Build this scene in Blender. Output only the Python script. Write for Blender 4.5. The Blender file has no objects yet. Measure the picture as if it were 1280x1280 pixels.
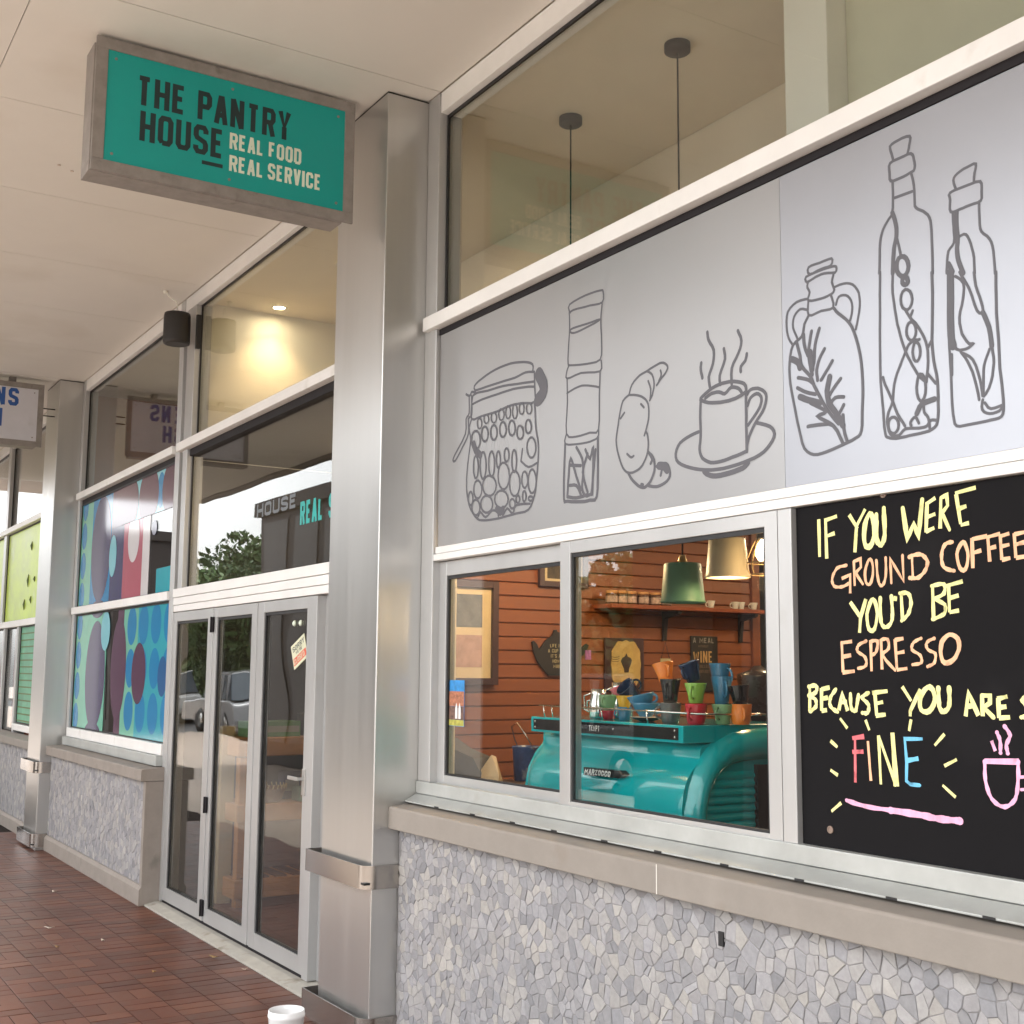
import bpy, bmesh, math, random
from mathutils import Matrix, Vector
from math import sin, cos, pi, radians

random.seed(7)
S = bpy.context.scene
COL = S.collection

# ------------------------------------------------------------------ camera
cam_data = bpy.data.cameras.new('camera')
cam = bpy.data.objects.new('camera', cam_data)
COL.objects.link(cam)
yaw, pitch, roll = radians(-58.2028), radians(7.35414), radians(0.436336)
fwd = Vector((sin(yaw) * cos(pitch), cos(yaw) * cos(pitch), sin(pitch)))
rgt = Vector((cos(yaw), -sin(yaw), 0))
upv = rgt.cross(fwd)
rgt, upv = cos(roll) * rgt + sin(roll) * upv, -sin(roll) * rgt + cos(roll) * upv
cam.matrix_world = Matrix(((rgt.x, upv.x, -fwd.x, 0), (rgt.y, upv.y, -fwd.y, -2.7),
                           (rgt.z, upv.z, -fwd.z, 1.65), (0, 0, 0, 1)))
cam_data.sensor_width = 36
cam_data.lens = 43.70
cam_data.clip_start = 0.05
cam_data.clip_end = 600
S.camera = cam

# ------------------------------------------------------------------ sky, sun, exposure
W = bpy.data.worlds.new('World')
S.world = W
W.use_nodes = True
nt = W.node_tree
nt.nodes.clear()
sky = nt.nodes.new('ShaderNodeTexSky')
sky.sky_type = 'NISHITA'
sky.sun_disc = False
SUN_EL, SUN_AZ = radians(68), radians(200)
sky.sun_elevation = SUN_EL
sky.sun_rotation = SUN_AZ
sky.dust_density = 3.0
hs = nt.nodes.new('ShaderNodeHueSaturation')
hs.inputs['Saturation'].default_value = 0.07
hs.inputs['Value'].default_value = 1.7
bg = nt.nodes.new('ShaderNodeBackground')
bg.inputs[1].default_value = 0.15
wo = nt.nodes.new('ShaderNodeOutputWorld')
nt.links.new(sky.outputs[0], hs.inputs['Color'])
nt.links.new(hs.outputs[0], bg.inputs[0])
nt.links.new(bg.outputs[0], wo.inputs[0])

sun_d = bpy.data.lights.new('sun', 'SUN')
sun_d.energy = 1.5
sun_d.angle = radians(20)
sun_d.color = (1.0, 0.95, 0.88)
sun = bpy.data.objects.new('sun', sun_d)
COL.objects.link(sun)
# the sky's rotation 200 deg stands for a sun in front of the shops (towards -Y)
sdir = Vector((sin(SUN_AZ) * cos(SUN_EL), cos(SUN_AZ) * cos(SUN_EL), sin(SUN_EL)))
sun.rotation_euler = (-sdir).to_track_quat('-Z', 'Y').to_euler()

S.view_settings.view_transform = 'Standard'
S.view_settings.look = 'None'
S.view_settings.gamma = 1.0
S.view_settings.exposure = 1.70
S.cycles.use_denoising = True
S.cycles.max_bounces = 10
S.cycles.transparent_max_bounces = 24
S.cycles.sample_clamp_indirect = 8

# ------------------------------------------------------------------ materials
MATS = {}
def M(name, col, rough=.6, metal=0., var=.08, scale=6., bump=0., bscale=60., spec=None,
      emit=None, estr=0., coat=0., stretch=None, attr=None, transl=0., dirt=None):
    if name in MATS:
        return MATS[name]
    m = bpy.data.materials.new(name)
    m.use_nodes = True
    n, l = m.node_tree.nodes, m.node_tree.links
    b = n['Principled BSDF']
    tc = n.new('ShaderNodeTexCoord')
    mp = n.new('ShaderNodeMapping')
    l.new(tc.outputs['Object'], mp.inputs[0])
    if stretch:
        mp.inputs['Scale'].default_value = stretch
    nz = n.new('ShaderNodeTexNoise')
    nz.inputs['Scale'].default_value = scale
    nz.inputs['Detail'].default_value = 6
    nz.inputs['Roughness'].default_value = .65
    l.new(mp.outputs[0], nz.inputs['Vector'])
    mr = n.new('ShaderNodeMapRange')
    mr.inputs[1].default_value = .3
    mr.inputs[2].default_value = .7
    mr.inputs[3].default_value = 1 - var
    mr.inputs[4].default_value = 1 + var
    l.new(nz.outputs[0], mr.inputs[0])
    mul = n.new('ShaderNodeVectorMath')
    mul.operation = 'SCALE'
    if attr:
        at = n.new('ShaderNodeAttribute')
        at.attribute_name = attr
        l.new(at.outputs['Color'], mul.inputs[0])
    else:
        mul.inputs[0].default_value = col
    l.new(mr.outputs[0], mul.inputs['Scale'])
    out = mul.outputs[0]
    if dirt:
        # blotchy stain of its own shape and colour
        n2 = n.new('ShaderNodeTexNoise')
        n2.inputs['Scale'].default_value = dirt[1]
        n2.inputs['Detail'].default_value = 8
        l.new(tc.outputs['Object'], n2.inputs['Vector'])
        m2 = n.new('ShaderNodeMapRange')
        m2.inputs[1].default_value = dirt[2]
        m2.inputs[2].default_value = dirt[2] + .15
        l.new(n2.outputs[0], m2.inputs[0])
        mx = n.new('ShaderNodeMix')
        mx.data_type = 'RGBA'
        l.new(m2.outputs[0], mx.inputs[0])
        l.new(out, mx.inputs[6])
        mx.inputs[7].default_value = (*dirt[0], 1)
        out = mx.outputs[2]
    l.new(out, b.inputs['Base Color'])
    b.inputs['Roughness'].default_value = rough
    b.inputs['Metallic'].default_value = metal
    if spec is not None:
        b.inputs['Specular IOR Level'].default_value = spec
    if coat:
        b.inputs['Coat Weight'].default_value = coat
        b.inputs['Coat Roughness'].default_value = .05
    if rough > .12:
        m3 = n.new('ShaderNodeMapRange')
        m3.inputs[3].default_value = max(.03, rough - .08)
        m3.inputs[4].default_value = min(1, rough + .1)
        l.new(nz.outputs[0], m3.inputs[0])
        l.new(m3.outputs[0], b.inputs['Roughness'])
    if bump:
        nb = n.new('ShaderNodeTexNoise')
        nb.inputs['Scale'].default_value = bscale
        nb.inputs['Detail'].default_value = 5
        l.new(mp.outputs[0], nb.inputs['Vector'])
        bp = n.new('ShaderNodeBump')
        bp.inputs['Strength'].default_value = bump
        bp.inputs['Distance'].default_value = .004
        l.new(nb.outputs[0], bp.inputs['Height'])
        l.new(bp.outputs[0], b.inputs['Normal'])
    if emit:
        b.inputs['Emission Color'].default_value = (*emit, 1)
        b.inputs['Emission Strength'].default_value = estr
    if transl:
        tr = n.new('ShaderNodeBsdfTranslucent')
        l.new(out, tr.inputs[0])
        ms = n.new('ShaderNodeMixShader')
        ms.inputs[0].default_value = transl
        l.new(b.outputs[0], ms.inputs[1])
        l.new(tr.outputs[0], ms.inputs[2])
        l.new(ms.outputs[0], n['Material Output'].inputs[0])
    MATS[name] = m
    return m

def glass_mat(name, tint=(.93, .95, .94), rough=.0, wave=0.0, ior0=.085):
    """Window pane: see-through, with a mirror share that follows Schlick's law on either side."""
    m = bpy.data.materials.new(name)
    m.use_nodes = True
    n, l = m.node_tree.nodes, m.node_tree.links
    n.clear()
    o = n.new('ShaderNodeOutputMaterial')
    g = n.new('ShaderNodeNewGeometry')
    d = n.new('ShaderNodeVectorMath'); d.operation = 'DOT_PRODUCT'
    l.new(g.outputs['Incoming'], d.inputs[0]); l.new(g.outputs['Normal'], d.inputs[1])
    a = n.new('ShaderNodeMath'); a.operation = 'ABSOLUTE'; l.new(d.outputs['Value'], a.inputs[0])
    s = n.new('ShaderNodeMath'); s.operation = 'SUBTRACT'; s.inputs[0].default_value = 1; l.new(a.outputs[0], s.inputs[1])
    p = n.new('ShaderNodeMath'); p.operation = 'POWER'; p.inputs[1].default_value = 5; l.new(s.outputs[0], p.inputs[0])
    f = n.new('ShaderNodeMath'); f.operation = 'MULTIPLY_ADD'
    f.inputs[1].default_value = 1 - ior0; f.inputs[2].default_value = ior0; l.new(p.outputs[0], f.inputs[0])
    t = n.new('ShaderNodeBsdfTransparent'); t.inputs[0].default_value = (*tint, 1)
    gl = n.new('ShaderNodeBsdfGlossy'); gl.inputs['Roughness'].default_value = rough
    if wave:
        tc = n.new('ShaderNodeTexCoord')
        nz = n.new('ShaderNodeTexNoise'); nz.inputs['Scale'].default_value = 1.3; nz.inputs['Detail'].default_value = 1
        l.new(tc.outputs['Object'], nz.inputs['Vector'])
        bp = n.new('ShaderNodeBump'); bp.inputs['Strength'].default_value = wave; bp.inputs['Distance'].default_value = .05
        l.new(nz.outputs[0], bp.inputs['Height']); l.new(bp.outputs[0], gl.inputs['Normal'])
    mx = n.new('ShaderNodeMixShader')
    l.new(f.outputs[0], mx.inputs[0]); l.new(t.outputs[0], mx.inputs[1]); l.new(gl.outputs[0], mx.inputs[2])
    l.new(mx.outputs[0], o.inputs[0])
    MATS[name] = m
    return m

ALU = M('satin_aluminium', (.49, .49, .485), .36, .5, var=.06, scale=3, stretch=(1, 1, .3), bump=.05, bscale=200, dirt=((.46, .455, .44), 7, .64))
ALU_W = M('white_aluminium', (.80, .79, .77), .42, .1, var=.05, scale=3, dirt=((.66, .64, .60), 6, .66))
ALU_DULL = M('worn_sill_aluminium', (.43, .445, .43), .45, .35, var=.12, scale=5, dirt=((.33, .30, .26), 4, .62))
STEEL = M('brushed_steel', (.56, .555, .54), .30, .85, var=.035, scale=9, stretch=(1, 1, .03), bump=.03, bscale=200)
BAND = M('polished_band_steel', (.40, .375, .35), .22, .95, var=.05, scale=6)
GASKET = M('black_gasket', (.012, .012, .013), .5)
SHADE_BRONZE = M('transom_shade_dark_metal', (.016, .014, .016), .6, spec=.2)  # dark metal parts, and the strips that paint shade under the transoms
SOFFIT = M('painted_soffit', (.70, .67, .62), .75, var=.03, scale=1.2, bump=.05, bscale=90, dirt=((.63, .59, .53), .8, .62))
PLASTER = M('cream_plaster', (.78, .70, .57), .8, var=.05, scale=2)
PLASTER_W = M('white_plaster', (.82, .80, .72), .8, var=.04, scale=2, dirt=((.55, .53, .45), 7, .68))
CONC = M('painted_concrete', (.27, .24, .21), .75, var=.07, scale=8, bump=.15, bscale=80, dirt=((.23, .19, .155), 3, .63))
CONC_G = M('grey_render', (.27, .235, .205), .8, var=.10, scale=8, bump=.2, bscale=70, dirt=((.19, .17, .145), 5, .6))
THRESH = M('worn_threshold', (.36, .34, .30), .7, var=.12, scale=9, bump=.15, dirt=((.17, .14, .10), 6, .6))
GROUT = M('stone_grout', (.25, .24, .24), .9, var=.1, scale=20, bump=.3, bscale=120)
STONE = M('broken_stone', (.4, .4, .4), .55, var=.13, scale=45, bump=.25, bscale=140, attr='tint')
BRICKM = M('clay_paver', (.2, .08, .06), .40, var=.16, scale=18, bump=.12, bscale=160, attr='tint', dirt=((.04, .028, .022), 2.2, .60))
MORTAR = M('sand_joint', (.022, .015, .012), .95, var=.2, scale=30, spec=.1)
GLASS = glass_mat('window_glass', wave=.02)
GLASS_D = glass_mat('door_glass', tint=(.88, .90, .89), wave=.10, ior0=.09)

# ------------------------------------------------------------------ mesh helpers
class MB:
    def __init__(s):
        s.v, s.f, s.sm, s.c = [], [], [], []
    def add(s, vs, fs, smooth=False, tint=None):
        o = len(s.v)
        s.v += [tuple(p) for p in vs]
        s.f += [tuple(o + i for i in f) for f in fs]
        s.sm += [smooth] * len(fs)
        s.c += [tint] * len(fs)
        return s
    def box(s, x0, x1, y0, y1, z0, z1, **k):
        return s.add([(x0, y0, z0), (x1, y0, z0), (x1, y1, z0), (x0, y1, z0), (x0, y0, z1), (x1, y0, z1), (x1, y1, z1), (x0, y1, z1)],
                     [(0, 3, 2, 1), (4, 5, 6, 7), (0, 1, 5, 4), (1, 2, 6, 5), (2, 3, 7, 6), (3, 0, 4, 7)], **k)
    def prism(s, poly, a0, a1, axis='y', smooth=False):
        """poly in the plane across the axis; y: (x,z)  x: (y,z)  z: (x,y)"""
        n = len(poly)
        f = {'y': lambda p, a: (p[0], a, p[1]), 'x': lambda p, a: (a, p[0], p[1]), 'z': lambda p, a: (p[0], p[1], a)}[axis]
        vs = [f(p, a0) for p in poly] + [f(p, a1) for p in poly]
        fs = [tuple(range(n)), tuple(range(2 * n - 1, n - 1, -1))]
        s.add(vs, fs)
        s.add(vs, [(i, n + i, n + (i + 1) % n, (i + 1) % n) for i in range(n)], smooth)
        return s
    def lathe(s, prof, c=(0, 0, 0), n=20, mat=None, smooth=True, cap=True):
        vs, fs = [], []
        for r, z in prof:
            for i in range(n):
                a = 2 * pi * i / n
                p = Vector((r * cos(a), r * sin(a), z))
                if mat: p = mat @ p
                vs.append((p.x + c[0], p.y + c[1], p.z + c[2]))
        for k in range(len(prof) - 1):
            for i in range(n):
                j = (i + 1) % n
                fs.append((k * n + i, k * n + j, (k + 1) * n + j, (k + 1) * n + i))
        s.add(vs, fs, smooth)
        if cap:
            o = len(s.v) - len(vs)
            s.f += [tuple(o + i for i in range(n - 1, -1, -1)), tuple(o + (len(prof) - 1) * n + i for i in range(n))]
            s.sm += [False] * 2
            s.c += [None] * 2
        return s
    def tube(s, pts, r, n=8, caps=True):
        P = [Vector(p) for p in pts]
        vs, fs = [], []
        nrm = None
        for i, p in enumerate(P):
            t = (P[min(i + 1, len(P) - 1)] - P[max(i - 1, 0)]).normalized()
            if nrm is None:
                nrm = t.orthogonal().normalized()
            nrm = (nrm - t * nrm.dot(t)).normalized()
            b = t.cross(nrm)
            rr = r[i] if isinstance(r, (list, tuple)) else r
            for k in range(n):
                a = 2 * pi * k / n
                vs.append(p + rr * (cos(a) * nrm + sin(a) * b))
        for i in range(len(P) - 1):
            for k in range(n):
                j = (k + 1) % n
                fs.append((i * n + k, i * n + j, (i + 1) * n + j, (i + 1) * n + k))
        s.add(vs, fs, True)
        if caps:
            o = len(s.v) - len(vs)
            s.f += [tuple(o + i for i in range(n - 1, -1, -1)), tuple(o + (len(P) - 1) * n + i for i in range(n))]
            s.sm += [False] * 2
            s.c += [None] * 2
        return s
    def build(s, name, mat, parent=None, bevel=0., tint=False, seg=2, normals=True):
        me = bpy.data.meshes.new(name)
        me.from_pydata([tuple(p) for p in s.v], [], s.f)
        me.polygons.foreach_set('use_smooth', s.sm)
        if tint:
            at = me.color_attributes.new('tint', 'FLOAT_COLOR', 'CORNER')
            buf = []
            for f, c in zip(s.f, s.c):
                buf += [*(c or (.4, .4, .4)), 1.] * len(f)
            at.data.foreach_set('color', buf)
        if normals:
            bm = bmesh.new(); bm.from_mesh(me)
            bmesh.ops.recalc_face_normals(bm, faces=bm.faces)
            bm.to_mesh(me); bm.free()
        me.materials.append(mat)
        o = bpy.data.objects.new(name, me)
        COL.objects.link(o)
        if parent is not None:
            o.parent = parent
            o.matrix_parent_inverse = parent.matrix_world.inverted() if parent.type != 'EMPTY' else Matrix.Translation(-parent.location)
        if bevel:
            bv = o.modifiers.new('bevel', 'BEVEL')
            bv.width = bevel; bv.segments = seg; bv.limit_method = 'ANGLE'; bv.angle_limit = radians(40)
        return o

def empty(name, loc, label, cat, group=None, kind=None):
    o = bpy.data.objects.new(name, None)
    o.empty_display_size = .2
    COL.objects.link(o)
    o.location = loc
    tag(o, label, cat, group, kind)
    return o
def tag(o, label=None, cat=None, group=None, kind=None):
    if label: o['label'] = label
    if cat: o['category'] = cat
    if group: o['group'] = group
    if kind: o['kind'] = kind
    return o
def box(name, mat, x0, x1, y0, y1, z0, z1, parent=None, bevel=0.):
    return MB().box(x0, x1, y0, y1, z0, z1).build(name, mat, parent, bevel)
def clone(o, parent=None):
    c = o.copy(); COL.objects.link(c)
    if parent is not None: c.parent = parent
    for ch in list(o.children):
        clone(ch, c)
    return c

# ---- flat print: ribbons laid on a plane.  fmap(u, v, d) -> 3D, d = height above the surface
def ribbon(mb, pts, w, fmap, closed=False, d=.0005, cap=True):
    P = [Vector(p) for p in pts]
    Q = [P[0]]
    for p in P[1:]:
        if (p - Q[-1]).length > 1e-5: Q.append(p)
    if closed and (Q[0] - Q[-1]).length < 1e-5: Q.pop()
    P = Q; n = len(P)
    if n < 2: return
    L, R = [], []
    for i in range(n):
        if closed: a, b = P[i - 1], P[(i + 1) % n]
        else: a, b = P[max(i - 1, 0)], P[min(i + 1, n - 1)]
        t1 = (P[i] - a); t2 = (b - P[i])
        t1 = t1.normalized() if t1.length > 1e-9 else t2.normalized()
        t2 = t2.normalized() if t2.length > 1e-9 else t1
        t = (t1 + t2)
        t = t.normalized() if t.length > .2 else t1
        m = Vector((-t.y, t.x))
        k = min(1.6, 1 / max(.5, m.dot(Vector((-t1.y, t1.x)))))
        hw = (w[i] if isinstance(w, list) else w) / 2
        L.append(P[i] + m * hw * k); R.append(P[i] - m * hw * k)
    # a hair of rise along the stroke keeps self-crossing strokes from sharing a plane
    vs = [fmap(p.x, p.y, d + 1.2e-5 * i) for i, p in enumerate(L)] + [fmap(p.x, p.y, d + 1.2e-5 * i) for i, p in enumerate(R)]
    m = n if closed else n - 1
    mb.add(vs, [(i, (i + 1) % n, n + (i + 1) % n, n + i) for i in range(m)])
    if cap and not closed:
        hw = (w if not isinstance(w, list) else w[0]) / 2
        for e, q in ((0, 1), (n - 1, n - 2)):
            t = (P[e] - P[q]).normalized(); m_ = Vector((-t.y, t.x))
            arc = [P[e] + hw * .98 * (cos(a) * m_ + sin(a) * t) for a in [pi * k / 6 for k in range(7)]]
            mb.add([fmap(p.x, p.y, d + 1.2e-5 * e) for p in arc], [tuple(range(7))])

def cc(x0, y0, x1, y1, r=.22):
    return [(x0 + r, y0), (x1 - r, y0), (x1 - r * .3, y0 + r * .3), (x1, y0 + r), (x1, y1 - r), (x1 - r * .3, y1 - r * .3),
            (x1 - r, y1), (x0 + r, y1), (x0 + r * .3, y1 - r * .3), (x0, y1 - r), (x0, y0 + r), (x0 + r * .3, y0 + r * .3)]
GLY = {
 'A': [[(0, 0), (.42, 1), (.58, 1), (1, 0)], [(.16, .27), (.84, .27)]], 'B': [[(0, 0), (0, 1), (.8, 1), (1, .88), (1, .66), (.8, .54), (0, .54)], [(.8, .54), (1, .42), (1, .12), (.8, 0), (0, 0)]],
 'C': [[(1, .7), (1, .88), (.8, 1), (.2, 1), (0, .88), (0, .12), (.2, 0), (.8, 0), (1, .12), (1, .3)]], 'D': [[(0, 0), (0, 1), (.78, 1), (1, .86), (1, .14), (.78, 0), (0, 0)]],
 'E': [[(1, 1), (0, 1), (0, 0), (1, 0)], [(0, .52), (.85, .52)]], 'F': [[(1, 1), (0, 1), (0, 0)], [(0, .52), (.85, .52)]],
 'G': [[(1, .7), (1, .88), (.8, 1), (.2, 1), (0, .88), (0, .12), (.2, 0), (.8, 0), (1, .12), (1, .48), (.6, .48)]], 'H': [[(0, 0), (0, 1)], [(1, 0), (1, 1)], [(0, .5), (1, .5)]],
 'I': [[(.5, 0), (.5, 1)]], 'K': [[(0, 0), (0, 1)], [(1, 1), (.1, .45)], [(.35, .6), (1, 0)]], 'L': [[(0, 1), (0, 0), (1, 0)]], 'M': [[(0, 0), (0, 1), (.5, .3), (1, 1), (1, 0)]],
 'N': [[(0, 0), (0, 1)], [(0, 1), (1, 0)], [(1, 0), (1, 1)]], 'O': [[(.2, 0), (.8, 0), (1, .12), (1, .88), (.8, 1), (.2, 1), (0, .88), (0, .12), (.2, 0)]],
 'P': [[(0, 0), (0, 1), (.8, 1), (1, .88), (1, .58), (.8, .46), (0, .46)]], 'R': [[(0, 0), (0, 1), (.8, 1), (1, .88), (1, .6), (.8, .48), (0, .48)], [(.62, .48), (1, 0)]],
 'S': [[(1, .76), (1, .88), (.8, 1), (.2, 1), (0, .88), (0, .66), (.12, .56), (.88, .42), (1, .32), (1, .12), (.8, 0), (.2, 0), (0, .12), (0, .24)]],
 'T': [[(0, 1), (1, 1)], [(.5, 1), (.5, 0)]], 'U': [[(0, 1), (0, .12), (.2, 0), (.8, 0), (1, .12), (1, 1)]], 'V': [[(0, 1), (.45, 0), (.55, 0), (1, 1)]],
 'W': [[(0, 1), (.22, 0), (.5, .8), (.78, 0), (1, 1)]], 'X': [[(0, 0), (1, 1)], [(0, 1), (1, 0)]], 'Y': [[(0, 1), (.5, .44), (1, 1)], [(.5, .44), (.5, 0)]], 'Z': [[(0, 1), (1, 1), (0, 0), (1, 0)]],
 "'": [[(.5, 1), (.5, .75)]], ' ': []}
def word(mb, text, u, v, h, fmap, w=.42, stroke=.17, gap=.16, d=.0006, wiggle=0., slant=0.):
    """capital letters, left end at u, base line at v, height h; returns the right end"""
    st = stroke * h
    for ch in text:
        cw = {'I': .0, "'": .05, 'M': w * 1.35, 'W': w * 1.45, ' ': w * .55, 'L': w * .85, 'F': w * .88, 'E': w * .88}.get(ch, w) * h
        for k, pl in enumerate(GLY[ch]):
            pts = []
            for x, y in pl:
                yy = st / 2 + y * (h - st)
                # straight ends reach the full height
                if y in (0, 1) and (ch in 'HNTUYAVKXMI' or (ch in 'PR' and y == 0)) and (x, y) in (pl[0], pl[-1]) and not (ch == 'T' and len(pl) == 2 and y == 1):
                    yy = y * h
                pts.append((u + st / 2 + x * max(cw - st * .35, 0) + slant * yy + random.uniform(-wiggle, wiggle) * h, v + yy + random.uniform(-wiggle, wiggle) * h))
            ribbon(mb, pts, st, fmap, d=d + .00021 * k, cap=wiggle > 0)
        u += max(cw - st * .35, 0) + st + gap * h
    return u
def word_width(text, h, w=.42, stroke=.17, gap=.16):
    st = stroke * h; u = 0
    for ch in text:
        cw = {'I': .0, "'": .05, 'M': w * 1.35, 'W': w * 1.45, ' ': w * .55, 'L': w * .85, 'F': w * .88, 'E': w * .88}.get(ch, w) * h
        u += max(cw - st * .35, 0) + st + gap * h
    return u - gap * h

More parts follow.
